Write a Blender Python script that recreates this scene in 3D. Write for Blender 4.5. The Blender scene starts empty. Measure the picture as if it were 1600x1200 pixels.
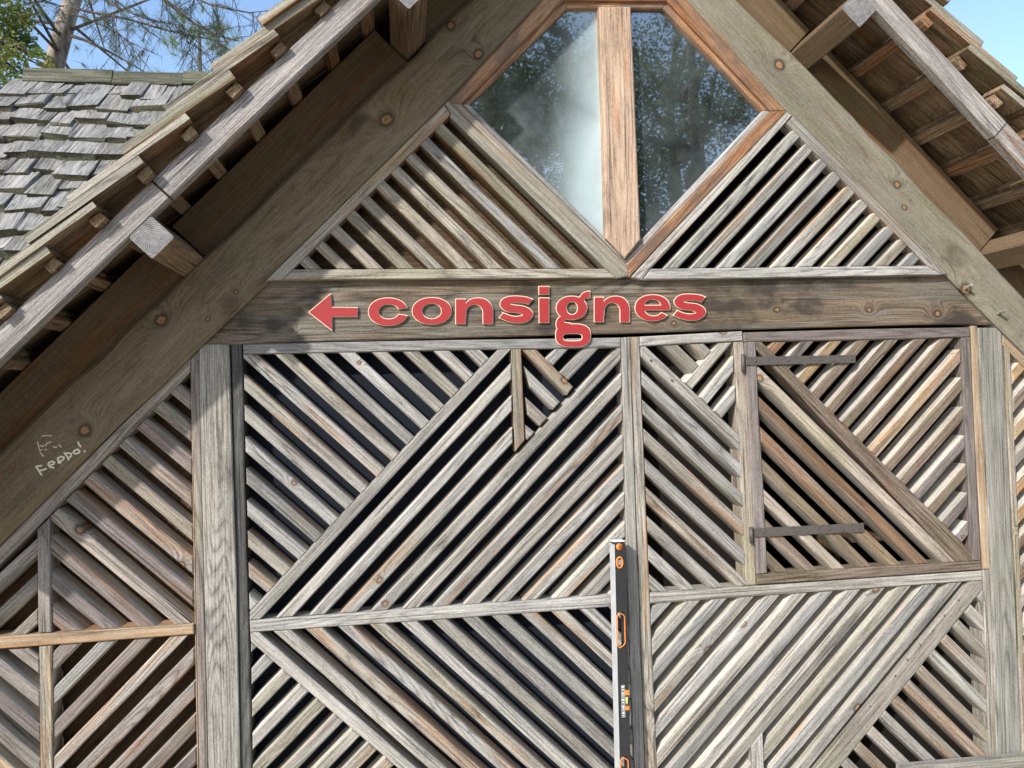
import bpy, math, random
import numpy as np
from mathutils import Matrix, Vector
random.seed(7)
SC = bpy.context.scene
COL = SC.collection
R2 = math.sqrt(2)

# ------------------------------------------------------------------ camera
YAW, PITCH, ROLL = math.radians(8.127), math.radians(0.924), math.radians(-1.85)
DIST, EYE, FPX = 3.2, 1.9, 1200.0
def cam_axes():
    cy, sy, cp, sp = math.cos(YAW), math.sin(YAW), math.cos(PITCH), math.sin(PITCH)
    f = Vector((sy*cp, cy*cp, sp)); r0 = Vector((cy, -sy, 0)); u0 = r0.cross(f)
    cr, sr = math.cos(ROLL), math.sin(ROLL)
    return r0*cr+u0*sr, u0*cr-r0*sr, f
CR, CU, CF = cam_axes()
cd = bpy.data.cameras.new('camera'); cam = bpy.data.objects.new('camera', cd); COL.objects.link(cam)
cd.sensor_width = 36; cd.lens = 36*FPX/1600; cd.clip_end = 2000; cd.clip_start = 0.05
M = Matrix((CR, CU, -CF)).transposed().to_4x4(); M.translation = (0, -DIST, EYE)
cam.matrix_world = M
SC.camera = cam

# ------------------------------------------------------------------ light
SUN_A, SUN_B = 0.98, 0.86          # towards the sun: left, up, per metre out of the wall
sdir = Vector((-SUN_A, -1, SUN_B)).normalized()
w = bpy.data.worlds.new('World'); SC.world = w; w.use_nodes = True
nt = w.node_tree
sky = nt.nodes.new('ShaderNodeTexSky'); sky.sky_type = 'NISHITA'; sky.sun_disc = False
sky.sun_elevation = math.asin(sdir.z); sky.sun_rotation = math.atan2(sdir.x, sdir.y)
sky.air_density = 1.0; sky.dust_density = 0.7; sky.ozone_density = 1.6
bg = nt.nodes['Background']; bg.inputs['Strength'].default_value = 0.15
nt.links.new(sky.outputs[0], bg.inputs[0])
sd = bpy.data.lights.new('sun', 'SUN'); so = bpy.data.objects.new('sun', sd); COL.objects.link(so)
sd.energy = 3.0; sd.angle = math.radians(1.2); sd.color = (1.0, 0.945, 0.865)
so.rotation_euler = sdir.to_track_quat('Z', 'Y').to_euler(); so.location = sdir*30
SC.view_settings.view_transform = 'Standard'; SC.view_settings.look = 'None'
SC.view_settings.gamma = 1; SC.view_settings.exposure = 1.0

# ------------------------------------------------------------------ helpers
def U(p, y=0.0):
    """a place on the facade (vertical plane at depth y) as x, z in metres"""
    d = CF*FPX + CR*(p[0]-800) - CU*(p[1]-600)
    t = (DIST+y)/d.y
    return Vector((d.x*t, EYE+d.z*t))
WM = {}
def put(name, me, parent=None, world=None, mats=None):
    o = bpy.data.objects.new(name, me); COL.objects.link(o)
    world = world or Matrix()
    o.matrix_basis = world; WM[o] = world
    if parent is not None:
        o.parent = parent; o.matrix_parent_inverse = WM[parent].inverted()
    if mats is not None and me is not None and not me.materials:
        for m in (mats if isinstance(mats, (list, tuple)) else [mats]): me.materials.append(m)
    return o
def tag(o, label=None, cat=None, group=None, kind=None):
    if label: o['label'] = label
    if cat: o['category'] = cat
    if group: o['group'] = group
    if kind: o['kind'] = kind
    return o
def empty(name, loc, parent=None):
    return put(name, None, parent, Matrix.Translation(loc))
def mesh(name, v, f, smooth=False):
    me = bpy.data.meshes.new(name); me.from_pydata([tuple(q) for q in v], [], f); me.update()
    if smooth: me.polygons.foreach_set('use_smooth', [True]*len(me.polygons))
    return me
def area(P):
    return 0.5*sum(P[i][0]*P[(i+1) % len(P)][1]-P[(i+1) % len(P)][0]*P[i][1] for i in range(len(P)))
def ccw(P):
    return P if area(P) > 0 else P[::-1]
def clip(P, Q):
    """convex Q cuts P"""
    Q = ccw(Q); out = list(P)
    for i in range(len(Q)):
        a, b = Q[i], Q[(i+1) % len(Q)]; e = b-a; inp = out; out = []
        if not inp: break
        sd_ = lambda p: e.x*(p.y-a.y)-e.y*(p.x-a.x)
        for j in range(len(inp)):
            p, q = inp[j], inp[(j+1) % len(inp)]; sp, sq = sd_(p), sd_(q)
            if sp >= 0: out.append(p)
            if (sp < 0) != (sq < 0): out.append(p+(q-p)*(sp/(sp-sq)))
    R = []
    for p in out:
        if not R or (p-R[-1]).length > 1e-4: R.append(p)
    if len(R) > 1 and (R[0]-R[-1]).length < 1e-4: R.pop()
    return R
def inset(P, b):
    n = len(P); out = []
    for i in range(n):
        p0, p, p1 = P[i-1], P[i], P[(i+1) % n]
        e0 = (p-p0).normalized(); e1 = (p1-p).normalized()
        n0 = Vector((-e0.y, e0.x)); n1 = Vector((-e1.y, e1.x))
        k = 1+n0.dot(n1); m = (n0+n1)/max(k, .35)
        out.append(p+m*b)
    return out
def plank(name, parent, P, yf, depth, mat, axis=None, bev=.004, rough=.0, step=.22, rnd=random, side=None):
    """a board standing in the wall: outline P (x, z), front at yf, thickness depth; local x runs along the grain"""
    P = ccw([Vector(p) for p in P])
    if axis is None:
        k = max(range(len(P)), key=lambda i: (P[(i+1) % len(P)]-P[i]).length)
        axis = P[(k+1) % len(P)]-P[k]
    ax = axis.normalized()
    if ax.x < 0: ax = -ax
    if rough > 0:
        Q = []
        for i in range(len(P)):
            a, b = P[i], P[(i+1) % len(P)]; L = (b-a).length; Q.append(a)
            if L > 2*step:
                m = min(7, int(L/step)); e = (b-a)/L; nn = Vector((-e.y, e.x))
                for j in range(1, m): Q.append(a+(b-a)*((j+rnd.uniform(-.25, .25))/m)+nn*rnd.uniform(-rough, rough))
        P = Q
    c = sum(P, Vector((0, 0)))/len(P); ez = Vector((-ax.y, ax.x))
    loc = lambda q, y: ((q-c).dot(ax), y, (q-c).dot(ez))
    n = len(P); I = inset(P, bev)
    v = [loc(q, 0) for q in I]+[loc(q, bev*.8) for q in P]+[loc(q, depth) for q in P]
    f = [tuple(range(n))]
    for i in range(n):
        j = (i+1) % n
        f += [(i, n+i, n+j, j), (n+i, 2*n+i, 2*n+j, n+j)]
    f.append(tuple(range(3*n-1, 2*n-1, -1)))
    me = mesh(name, v, f)
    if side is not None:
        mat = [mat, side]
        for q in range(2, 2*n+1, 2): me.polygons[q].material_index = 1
    W = Matrix(((ax.x, 0, -ax.y, c.x), (0, 1, 0, yf), (ax.y, 0, ax.x, c.y), (0, 0, 0, 1)))
    return put(name, me, parent, W, mat)
def plankp(name, parent, px, yf, depth, mat, **k):
    return plank(name, parent, [U(p, yf) for p in px], yf, depth, mat, **k)
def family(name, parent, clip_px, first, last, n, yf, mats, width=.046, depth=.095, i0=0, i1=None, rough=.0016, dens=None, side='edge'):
    Q = [U(p, yf) for p in clip_px]
    a0, a1 = U(first[0], yf), U(first[1], yf); b0, b1 = U(last[0], yf), U(last[1], yf)
    ang = lambda a, b: math.atan((b-a).y/(b-a).x)
    t0, t1 = ang(a0, a1), ang(b0, b1); nm = Vector((-math.sin((t0+t1)/2), math.cos((t0+t1)/2)))
    out = []
    for i in range(i0, n if i1 is None else i1):
        t = i/(n-1); c = a0+(b0-a0)*t; th = t0+(t1-t0)*t+random.uniform(-.003, .003)
        e = Vector((math.cos(th), math.sin(th))); h = Vector((-e.y, e.x))*(width*random.uniform(.95, 1.05)/2)
        c = c+nm*random.uniform(-.0015, .0015)
        S = [c-e*4-h, c+e*4-h, c+e*4+h, c-e*4+h]
        P = clip(S, Q)
        if len(P) < 3 or abs(area(P)) < 2e-4: continue
        m = random.choices(mats, weights=dens)[0] if isinstance(mats, list) else mats
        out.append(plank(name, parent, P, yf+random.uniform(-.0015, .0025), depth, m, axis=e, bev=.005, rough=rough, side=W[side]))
    return out
def box_at(name, parent, c, ex, ey, ez, dims, mat, bev=.004, jit=0, alt=()):
    """bevelled-corner bar: centre c, axes, full dims; local x along the grain"""
    ex, ey, ez = Vector(ex).normalized(), Vector(ey).normalized(), Vector(ez).normalized()
    a, b, d = [q/2 for q in dims]; v = []; f = []
    j = lambda: random.uniform(-jit, jit)
    sec = [(-b, -d+bev), (-b+bev, -d), (b-bev, -d), (b, -d+bev), (b, d-bev), (b-bev, d), (-b+bev, d), (-b, d-bev)]
    for x in (-a, a): v += [(x+j(), y+j(), z+j()) for y, z in sec]
    for i in range(8): k = (i+1) % 8; f.append((i, k, 8+k, 8+i))
    f += [tuple(range(7, -1, -1)), tuple(range(8, 16))]
    if ex.cross(ey).dot(ez) < 0: f = [q[::-1] for q in f]
    me = mesh(name, v, f)
    for q in alt: me.polygons[q].material_index = 1
    W = Matrix((ex, ey, ez)).transposed().to_4x4(); W.translation = Vector(c)
    return put(name, me, parent, W, mat)
class MB:
    def __init__(s): s.v = []; s.f = []
    def quad(s, a, b, c, d):
        n = len(s.v); s.v += [tuple(a), tuple(b), tuple(c), tuple(d)]; s.f.append((n, n+1, n+2, n+3))
    def box(s, c, ex, ey, ez, dims):
        c = Vector(c); X, Y, Z = [Vector(e)*(d/2) for e, d in zip((ex, ey, ez), dims)]
        n = len(s.v)
        for i in (-1, 1):
            for j in (-1, 1):
                for k in (-1, 1): s.v.append(tuple(c+X*i+Y*j+Z*k))
        s.f += [tuple(n+q for q in t) for t in ((0, 1, 3, 2), (4, 6, 7, 5), (0, 4, 5, 1), (2, 3, 7, 6), (0, 2, 6, 4), (1, 5, 7, 3))]
    def tube(s, pts, radii, seg=6):
        pts = [Vector(p) for p in pts]; n0 = len(s.v)
        for i, p in enumerate(pts):
            d = (pts[min(i+1, len(pts)-1)]-pts[max(i-1, 0)]).normalized()
            a = d.orthogonal().normalized() if i == 0 else (a-d*a.dot(d)).normalized()
            b = d.cross(a)
            for k in range(seg):
                t = 2*math.pi*k/seg; s.v.append(tuple(p+(a*math.cos(t)+b*math.sin(t))*radii[i]))
        for i in range(len(pts)-1):
            for k in range(seg):
                l = (k+1) % seg; s.f.append((n0+i*seg+k, n0+i*seg+l, n0+(i+1)*seg+l, n0+(i+1)*seg+k))
        s.f.append(tuple(n0+(len(pts)-1)*seg+k for k in range(seg)))
        s.f.append(tuple(n0+k for k in range(seg-1, -1, -1)))
    def build(s, name, parent, mat, smooth=False, world=None):
        if world is not None:
            inv = world.inverted(); v = [tuple(inv @ Vector(q)) for q in s.v]
        else: v = s.v
        return put(name, mesh(name, v, s.f, smooth), parent, world, mat)

# ------------------------------------------------------------------ materials
def new_mat(name):
    m = bpy.data.materials.new(name); m.use_nodes = True
    return m, m.node_tree, m.node_tree.nodes['Principled BSDF']
class G:
    """terse node builder"""
    def __init__(s, nt): s.t = nt
    def n(s, t, **k):
        q = s.t.nodes.new(t)
        for a, b in k.items(): setattr(q, a, b)
        return q
    def put(s, sock, v):
        if hasattr(v, 'is_output'): s.t.links.new(v, sock)
        else: sock.default_value = v
    def m(s, op, a, b=None, c=None):
        q = s.n('ShaderNodeMath', operation=op); s.put(q.inputs[0], a)
        if b is not None: s.put(q.inputs[1], b)
        if c is not None: s.put(q.inputs[2], c)
        return q.outputs[0]
    def vm(s, op, a, b=None):
        q = s.n('ShaderNodeVectorMath', operation=op); s.put(q.inputs[0], a)
        if b is not None: s.put(q.inputs[1], b)
        return q.outputs[1] if op in ('LENGTH', 'DOT_PRODUCT') else q.outputs[0]
    def noise(s, v, scale=1, detail=3, rough=.55, dist=0.):
        q = s.n('ShaderNodeTexNoise'); s.put(q.inputs['Vector'], v); q.inputs['Scale'].default_value = scale
        q.inputs['Detail'].default_value = detail; q.inputs['Roughness'].default_value = rough; q.inputs['Distortion'].default_value = dist
        return q.outputs['Fac']
    def ss(s, v, a, b):
        q = s.n('ShaderNodeMapRange', interpolation_type='SMOOTHSTEP'); s.put(q.inputs[0], v)
        s.put(q.inputs[1], a); s.put(q.inputs[2], b); return q.outputs[0]
    def lin(s, v, a, b, c, d):
        q = s.n('ShaderNodeMapRange'); s.put(q.inputs[0], v)
        for i, x in enumerate((a, b, c, d)): s.put(q.inputs[1+i], x)
        return q.outputs[0]
    def mix(s, f, a, b, mode='MIX'):
        q = s.n('ShaderNodeMix', data_type='RGBA', blend_type=mode); s.put(q.inputs[0], f)
        for i, x in ((6, a), (7, b)):
            s.put(q.inputs[i], x if hasattr(x, 'is_output') else (*x, 1)[:4])
        return q.outputs[2]
    def xyz(s, x, y, z):
        q = s.n('ShaderNodeCombineXYZ'); s.put(q.inputs[0], x); s.put(q.inputs[1], y); s.put(q.inputs[2], z); return q.outputs[0]
    def sep(s, v):
        q = s.n('ShaderNodeSeparateXYZ'); s.put(q.inputs[0], v); return q.outputs
    def ramp(s, f, stops):
        q = s.n('ShaderNodeValToRGB'); s.put(q.inputs[0], f); e = q.color_ramp.elements
        while len(e) < len(stops): e.new(.5)
        for i, (p, c) in enumerate(stops): e[i].position = p; e[i].color = (*c, 1)
        return q.outputs[0]
def wood(name, dark, mid, light, warm=(.36, .19, .08), warm_amt=.25, tint=(.2, .22, .15), tint_amt=.15, stain=.0, stain_col=(.02, .018, .016),
         knots=None, knot_dens=.5, var=.22, grain=1., bump=.5, rough=.78, saw=0., cracks=.6, pixel=0.):
    m, t, b = new_mat(name); g = G(t)
    tc = g.n('ShaderNodeTexCoord').outputs['Object']
    rnd = g.n('ShaderNodeObjectInfo').outputs['Random']
    off = g.xyz(g.m('MULTIPLY', rnd, 71.), g.m('MULTIPLY', rnd, 23.), g.m('MULTIPLY', rnd, 47.))
    v = g.vm('ADD', tc, off); x, y, z = g.sep(v)
    r2 = g.m('FRACT', g.m('MULTIPLY', rnd, 17.31)); r3 = g.m('FRACT', g.m('MULTIPLY', rnd, 53.77)); r4 = g.m('FRACT', g.m('MULTIPLY', rnd, 91.13))
    # knots: cells, long along the grain
    kd = None
    if knots is None:
        sx, sz = 1.25, 5.5
        vo = g.n('ShaderNodeTexVoronoi', voronoi_dimensions='2D'); vo.inputs['Scale'].default_value = 1.
        p = g.xyz(g.m('MULTIPLY', x, sx), g.m('MULTIPLY', z, sz), 0.); g.put(vo.inputs['Vector'], p)
        dx, dz, _ = g.sep(g.vm('SUBTRACT', p, vo.outputs['Position']))
        dx = g.m('DIVIDE', dx, sx*1.25); dz = g.m('DIVIDE', dz, sz)
        cr, cg, cb = g.n('ShaderNodeSeparateColor').outputs
        sc = t.nodes[-1]; g.put(sc.inputs[0], vo.outputs['Color'])
        d = g.vm('LENGTH', g.xyz(dx, dz, 0.))
        wob = g.noise(v, 60, 2); d = g.m('ADD', d, g.m('MULTIPLY', g.m('SUBTRACT', wob, .5), .008))
        rad = g.m('MULTIPLY', g.m('GREATER_THAN', cr, 1-knot_dens), g.lin(cg, 0, 1, .004, .0155))
        kq = g.m('DIVIDE', d, g.m('ADD', rad, .0004))
    else:
        kq = 50.; ox, oy, oz = g.sep(tc)
        wob = g.m('MULTIPLY', g.m('SUBTRACT', g.noise(tc, 45, 3), .5), 1.1)
        for (kx, kz, kr) in knots:
            d = g.vm('LENGTH', g.xyz(g.m('MULTIPLY', g.m('SUBTRACT', ox, kx), .85), g.m('SUBTRACT', oz, kz), 0.))
            kq = g.m('MINIMUM', kq, g.m('ADD', g.m('DIVIDE', d, kr), wob))
    bend = g.m('MULTIPLY', g.m('POWER', 2.718, g.m('MULTIPLY', g.m('MULTIPLY', kq, kq), -.12)), .035 if knots is None else .09)
    zz = g.m('ADD', z, bend)
    st = g.noise(g.xyz(g.m('MULTIPLY', x, 4.), g.m('MULTIPLY', y, 90.), g.m('MULTIPLY', zz, 150.)), 1, 6, .78)
    n2 = g.noise(g.xyz(g.m('MULTIPLY', x, .55), g.m('MULTIPLY', y, 7.), g.m('MULTIPLY', zz, 7.)), 1, 1.5, .4)
    ln = g.m('ABSOLUTE', g.m('SINE', g.m('MULTIPLY', n2, 82.)))
    ln = g.m('POWER', ln, .6)
    lamp = g.ss(g.noise(g.xyz(g.m('MULTIPLY', x, .9), y, g.m('MULTIPLY', z, 6.)), 1.3, 2), .38, .6)
    bl = g.noise(g.xyz(g.m('MULTIPLY', x, 1.6), g.m('MULTIPLY', y, 6.), g.m('MULTIPLY', z, 9.)), 1.6, 4, .62)
    tone = g.m('ADD', g.m('MULTIPLY', g.m('SUBTRACT', st, .5), 2.0*grain), .5)
    tone = g.m('ADD', tone, g.m('MULTIPLY', g.m('MULTIPLY', g.m('SUBTRACT', ln, .62), lamp), .42*grain))
    tone = g.m('ADD', tone, g.m('MULTIPLY', g.m('SUBTRACT', bl, .5), .65))
    spk = g.noise(g.xyz(g.m('MULTIPLY', x, 90.), g.m('MULTIPLY', y, 200.), g.m('MULTIPLY', zz, 420.)), 1, 2, .6)
    tone = g.m('ADD', tone, g.m('MULTIPLY', g.m('SUBTRACT', spk, .5), .9))
    if saw: 
        sw = g.noise(g.xyz(g.m('MULTIPLY', x, 130.), y, g.m('MULTIPLY', z, 3.)), 1, 2)
        tone = g.m('ADD', tone, g.m('MULTIPLY', g.m('SUBTRACT', sw, .5), saw))
    col = g.ramp(tone, [(0.05, dark), (.5, mid), (.95, light)])
    wm = g.ss(g.m('ADD', g.noise(g.xyz(g.m('MULTIPLY', x, 1.1), g.m('MULTIPLY', y, 9.), g.m('MULTIPLY', z, 16.)), 1.5, 3, .6), g.lin(r2, 0, 1, -.3+warm_amt*.5, .02+warm_amt*.5)), .5, .66)
    col = g.mix(g.m('MULTIPLY', wm, .8), col, g.mix(1., col, g.vm('MULTIPLY', warm, (3.2, 3.2, 3.2)) if False else tuple(.80+(c/max(warm)-.6)*.62 for c in warm), 'MULTIPLY'))
    tn = g.m('MULTIPLY', g.ss(g.noise(g.xyz(g.m('MULTIPLY', x, 1.5), y, g.m('MULTIPLY', z, 5.)), 1.2, 3), .45, .68), tint_amt*3)
    col = g.mix(g.m('MINIMUM', tn, .8), col, g.mix(1., col, tuple(c*4.2 for c in tint), 'MULTIPLY'))
    if stain:
        sm = g.ss(g.noise(g.xyz(g.m('MULTIPLY', x, 2.2), y, g.m('MULTIPLY', z, 4.5)), 1.5, 4, .6), .62-stain*.3, .78-stain*.3)
        col = g.mix(g.m('MULTIPLY', sm, .85), col, stain_col)
    val = g.lin(r3, 0, 1, 1-var, 1+var)
    col = g.mix(1., col, g.xyz(g.m('MULTIPLY', val, g.lin(r4, 0, 1, .985, 1.02)), val, g.m('MULTIPLY', val, g.lin(r4, 0, 1, 1.02, .97))), 'MULTIPLY')
    ck = g.ss(g.noise(g.xyz(g.m('MULTIPLY', x, 1.6), g.m('MULTIPLY', y, 40.), g.m('MULTIPLY', zz, 130.)), 1, 2, .5), .61, .70)
    ck = g.m('MULTIPLY', ck, cracks); col = g.mix(ck, col, tuple(c*.22 for c in dark))
    kc = g.ramp(g.m('DIVIDE', kq, 2.6), [(0., (.13, .07, .035)), (.1, (.27, .14, .06)), (.22, (.33, .175, .075)), (.31, (.12, .065, .035)), (.38, tuple(c*.4 for c in dark)), (.6, tuple((a+b_)/2.6 for a, b_ in zip(dark, mid)))])
    kf = g.m('MULTIPLY', g.ss(kq, 2.1, .95), .85); col = g.mix(kf, col, kc)
    t.links.new(col, b.inputs['Base Color'])
    b.inputs['Roughness'].default_value = rough; b.inputs['Specular IOR Level'].default_value = .25
    h = g.m('ADD', g.m('MULTIPLY', st, .8), g.m('MULTIPLY', g.m('SUBTRACT', ln, .5), .12)); h = g.m('SUBTRACT', h, g.m('MULTIPLY', ck, .8))
    bp = g.n('ShaderNodeBump'); bp.inputs['Strength'].default_value = bump; bp.inputs['Distance'].default_value = .004
    g.put(bp.inputs['Height'], h); t.links.new(bp.outputs[0], b.inputs['Normal'])
    return m
def plain(name, col, rough=.6, metal=0., spec=.4, nscale=0, namt=.3):
    m, t, b = new_mat(name); g = G(t)
    if nscale:
        f = g.noise(g.n('ShaderNodeTexCoord').outputs['Object'], nscale, 4, .6)
        c = g.mix(g.m('MULTIPLY', g.m('ABSOLUTE', g.m('SUBTRACT', f, .5)), 2.5), col, tuple(q*(1-namt*2) for q in col))
        t.links.new(c, b.inputs['Base Color'])
    else: b.inputs['Base Color'].default_value = (*col, 1)
    b.inputs['Roughness'].default_value = rough; b.inputs['Metallic'].default_value = metal; b.inputs['Specular IOR Level'].default_value = spec
    return m
W = {}
W['grey'] = wood('weathered_grey_wood', (.07, .067, .063), (.24, .23, .215), (.43, .416, .394), warm_amt=.06, knot_dens=.6, tint_amt=.05, var=.2)
W['greyb'] = wood('weathered_straw_wood', (.075, .067, .057), (.245, .227, .20), (.43, .407, .368), warm_amt=.12, knot_dens=.55, tint_amt=.08)
W['greyw'] = wood('weathered_warm_wood', (.085, .07, .056), (.26, .22, .18), (.44, .39, .33), warm_amt=.2, knot_dens=.4)
W['orangey'] = wood('half_weathered_orange_wood', (.09, .06, .035), (.27, .195, .12), (.44, .345, .235), warm_amt=.45, knot_dens=.4)
W['gable'] = wood('gable_slat_wood', (.075, .066, .054), (.23, .205, .17), (.40, .365, .315), warm_amt=.16, knot_dens=.6)
W['gable_r'] = wood('gable_slat_grey_wood', (.062, .062, .061), (.205, .202, .194), (.365, .36, .345), warm_amt=.03, knot_dens=.5, tint_amt=.07)
W['side'] = wood('side_panel_wood', (.065, .055, .05), (.21, .182, .165), (.38, .345, .315), warm_amt=.12, knot_dens=.4)
W['shut'] = wood('shutter_wood', (.05, .037, .029), (.165, .127, .099), (.29, .237, .194), warm_amt=.22, knot_dens=.3)
W['shutp'] = wood('shutter_violet_wood', (.05, .042, .041), (.15, .126, .118), (.265, .23, .217), warm_amt=.1, knot_dens=.2)
W['rail'] = wood('rail_wood', (.09, .086, .083), (.255, .246, .235), (.43, .418, .40), warm_amt=.06, knot_dens=.45, tint_amt=.05)
W['post'] = wood('post_wood', (.05, .045, .04), (.20, .187, .163), (.40, .375, .335), warm_amt=.12, knot_dens=.3, stain=.25, stain_col=(.05, .047, .045), tint_amt=.05)
W['postr'] = wood('post_grey_green_wood', (.075, .074, .067), (.21, .206, .185), (.35, .343, .31), warm_amt=.05, knot_dens=.1, var=.05, tint_amt=.04)
W['dark'] = wood('dark_stile_wood', (.02, .02, .021), (.055, .054, .053), (.12, .118, .115), warm_amt=.0, knot_dens=.15)
W['fresh'] = wood('fresh_pine_wood', (.12, .082, .052), (.285, .212, .142), (.43, .345, .25), warm_amt=.15, tint_amt=.02, knot_dens=.2, var=.08)
W['frame'] = wood('window_frame_wood', (.085, .042, .022), (.265, .145, .078), (.41, .265, .16), warm=(.4, .22, .1), warm_amt=.15, tint_amt=.0, knot_dens=.05, var=.12, stain=.5, stain_col=(.14, .098, .078), rough=.5)
W['mull'] = wood('mullion_wood', (.13, .08, .055), (.38, .268, .19), (.54, .42, .325), warm_amt=.1, tint_amt=.0, knot_dens=.0, var=.02, stain=.34, stain_col=(.19, .135, .10), rough=.65)
W['raw'] = wood('sawn_brown_board', (.06, .04, .022), (.125, .087, .052), (.195, .143, .094), warm_amt=.1, knot_dens=.2, grain=.5, saw=.35, cracks=.2, var=.08)
W['soffit'] = wood('roof_underside_wood', (.05, .032, .02), (.17, .115, .07), (.33, .245, .165), warm_amt=.2, knot_dens=.3)
W['fly'] = wood('barge_rafter_wood', (.075, .07, .072), (.23, .215, .21), (.45, .42, .40), warm_amt=.18, knot_dens=.3, var=.08, tint_amt=.03)
W['shing'] = wood('roof_shingle_wood', (.05, .048, .045), (.18, .175, .165), (.35, .343, .33), warm_amt=-.2, tint_amt=.04, knot_dens=.05, var=.2, grain=1.2)
W['shingd'] = wood('gable_shingle_wood', (.075, .068, .055), (.235, .215, .178), (.40, .37, .315), warm_amt=.0, knot_dens=.1, var=.2)
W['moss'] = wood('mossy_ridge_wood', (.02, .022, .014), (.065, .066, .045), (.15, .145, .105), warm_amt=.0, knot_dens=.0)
W['inside'] = wood('interior_board_wood', (.03, .018, .01), (.085, .052, .03), (.14, .095, .06), warm_amt=.1, knot_dens=.2, var=.1)
W['edge'] = wood('sheltered_sun_tinted_side_wood', (.22, .20, .17), (.47, .44, .39), (.66, .63, .58), warm_amt=.12, tint_amt=.05, knot_dens=.2)  # less weathered slat sides, paled further to paint in the sun on them
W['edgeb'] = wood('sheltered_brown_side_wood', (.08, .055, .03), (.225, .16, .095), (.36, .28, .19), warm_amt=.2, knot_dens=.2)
def end_grain():
    m, t, b = new_mat('grey_end_grain'); g = G(t); v = g.n('ShaderNodeTexCoord').outputs['Object']; x, y, z = g.sep(v)
    q = g.xyz(0., g.m('SUBTRACT', y, .018), g.m('SUBTRACT', z, -.026)); n = g.noise(v, 30, 4, .7); n2 = g.noise(v, 260, 3, .7)
    d = g.m('ADD', g.vm('LENGTH', q), g.m('MULTIPLY', n, .012)); r = g.m('SINE', g.m('MULTIPLY', d, 900.))
    c = g.ramp(g.m('ADD', g.m('ADD', g.m('MULTIPLY', r, .13), g.m('MULTIPLY', n, .7)), g.m('MULTIPLY', n2, .45)), [(.3, (.045, .042, .042)), (.6, (.16, .155, .155)), (.85, (.31, .305, .31))])
    t.links.new(c, b.inputs['Base Color']); b.inputs['Roughness'].default_value = .9; return m
ENDG = end_grain()
navy = plain('navy_felt', (.016, .019, .028), .95, spec=.1, nscale=120, namt=.4)
black = plain('black_felt', (.014, .012, .011), .95, spec=.05, nscale=60, namt=.3)
iron = plain('aged_iron', (.105, .092, .085), .6, metal=.25, nscale=35, namt=.35)
red = plain('sign_red', (.31, .024, .026), .55, nscale=6, namt=.06)
cream = plain('sign_cream_edge', (.74, .62, .46), .6)

# ------------------------------------------------------------------ ground and the cabin's shell
def ground():
    m, t, b = new_mat('forest_floor'); g = G(t)
    v = g.n('ShaderNodeTexCoord').outputs['Object']
    f = g.noise(v, .7, 6, .65); h = g.noise(v, 14, 4, .7)
    c = g.ramp(g.m('ADD', g.m('MULTIPLY', f, .6), g.m('MULTIPLY', h, .4)), [(.3, (.20, .16, .11)), (.5, (.40, .335, .245)), (.7, (.50, .43, .33))])
    t.links.new(c, b.inputs['Base Color']); b.inputs['Roughness'].default_value = .95
    bp = g.n('ShaderNodeBump'); bp.inputs['Distance'].default_value = .02; g.put(bp.inputs['Height'], h); t.links.new(bp.outputs[0], b.inputs['Normal'])
    N = 40; v = []; f = []
    for i in range(N+1):
        for j in range(N+1):
            x, y = (i/N-.5)*2, (j/N-.5)*2; x = math.copysign(abs(x)**2.2, x)*400; y = math.copysign(abs(y)**2.2, y)*400
            r = math.hypot(x-1, y-1); v.append((x, y, (.12*math.sin(x*.31)*math.cos(y*.27) if r > 9 else 0)))
    for i in range(N):
        for j in range(N): a = i*(N+1)+j; f.append((a, a+N+1, a+N+2, a+1))
    tag(put('ground', mesh('ground', v, f), None, None, m), kind='structure')
ground()

X0, ZF = .945, 4.345            # ridge line: x, and height at which the barge rafters' lower edges would meet
cabin = empty('timber_cabin', (X0, 0, 0))
tag(cabin, 'weathered timber cabin with slatted gable, double doors and shingled overhanging roof', 'cabin')
def rk(s, side, k=0.):
    """place on the roof slope: s metres down from the ridge, k metres square to the slope above the barge rafters' lower edge"""
    return Vector((X0+side*(s+k)/R2, ZF-(s-k)/R2))
SL, SR = 4.9, 4.9

def shell():
    zl = lambda x: ZF-abs(x-X0)+.15
    xl, xr, yb = -2.15, 4.05, 4.6
    mb = MB()
    mb.quad((xl, .15, 0), (xl, yb, 0), (xl, yb, zl(xl)), (xl, .15, zl(xl)))
    mb.quad((xr, .15, 0), (xr, .15, zl(xr)), (xr, yb, zl(xr)), (xr, yb, 0))
    n = len(mb.v); mb.v += [(xl, yb, 0), (xr, yb, 0), (xr, yb, zl(xr)), (X0, yb, ZF+.15), (xl, yb, zl(xl))]; mb.f.append((n, n+1, n+2, n+3, n+4))
    mb.build('wall', cabin, W['inside'])
    mb = MB(); mb.quad((xl, .2, .03), (xr, .2, .03), (xr, yb, .03), (xl, yb, .03)); mb.build('floor_boards', cabin, W['inside'])
    mb = MB(); mb.box((X0, 2.36, 2.27), (1, 0, 0), (0, 1, 0), (0, 0, 1), (4.1, 4.46, .03)); mb.build('added_sun_block_floor', cabin, W['inside'])  # unseen floor added to stop the window's sun and darken behind the hatch
shell()

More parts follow.
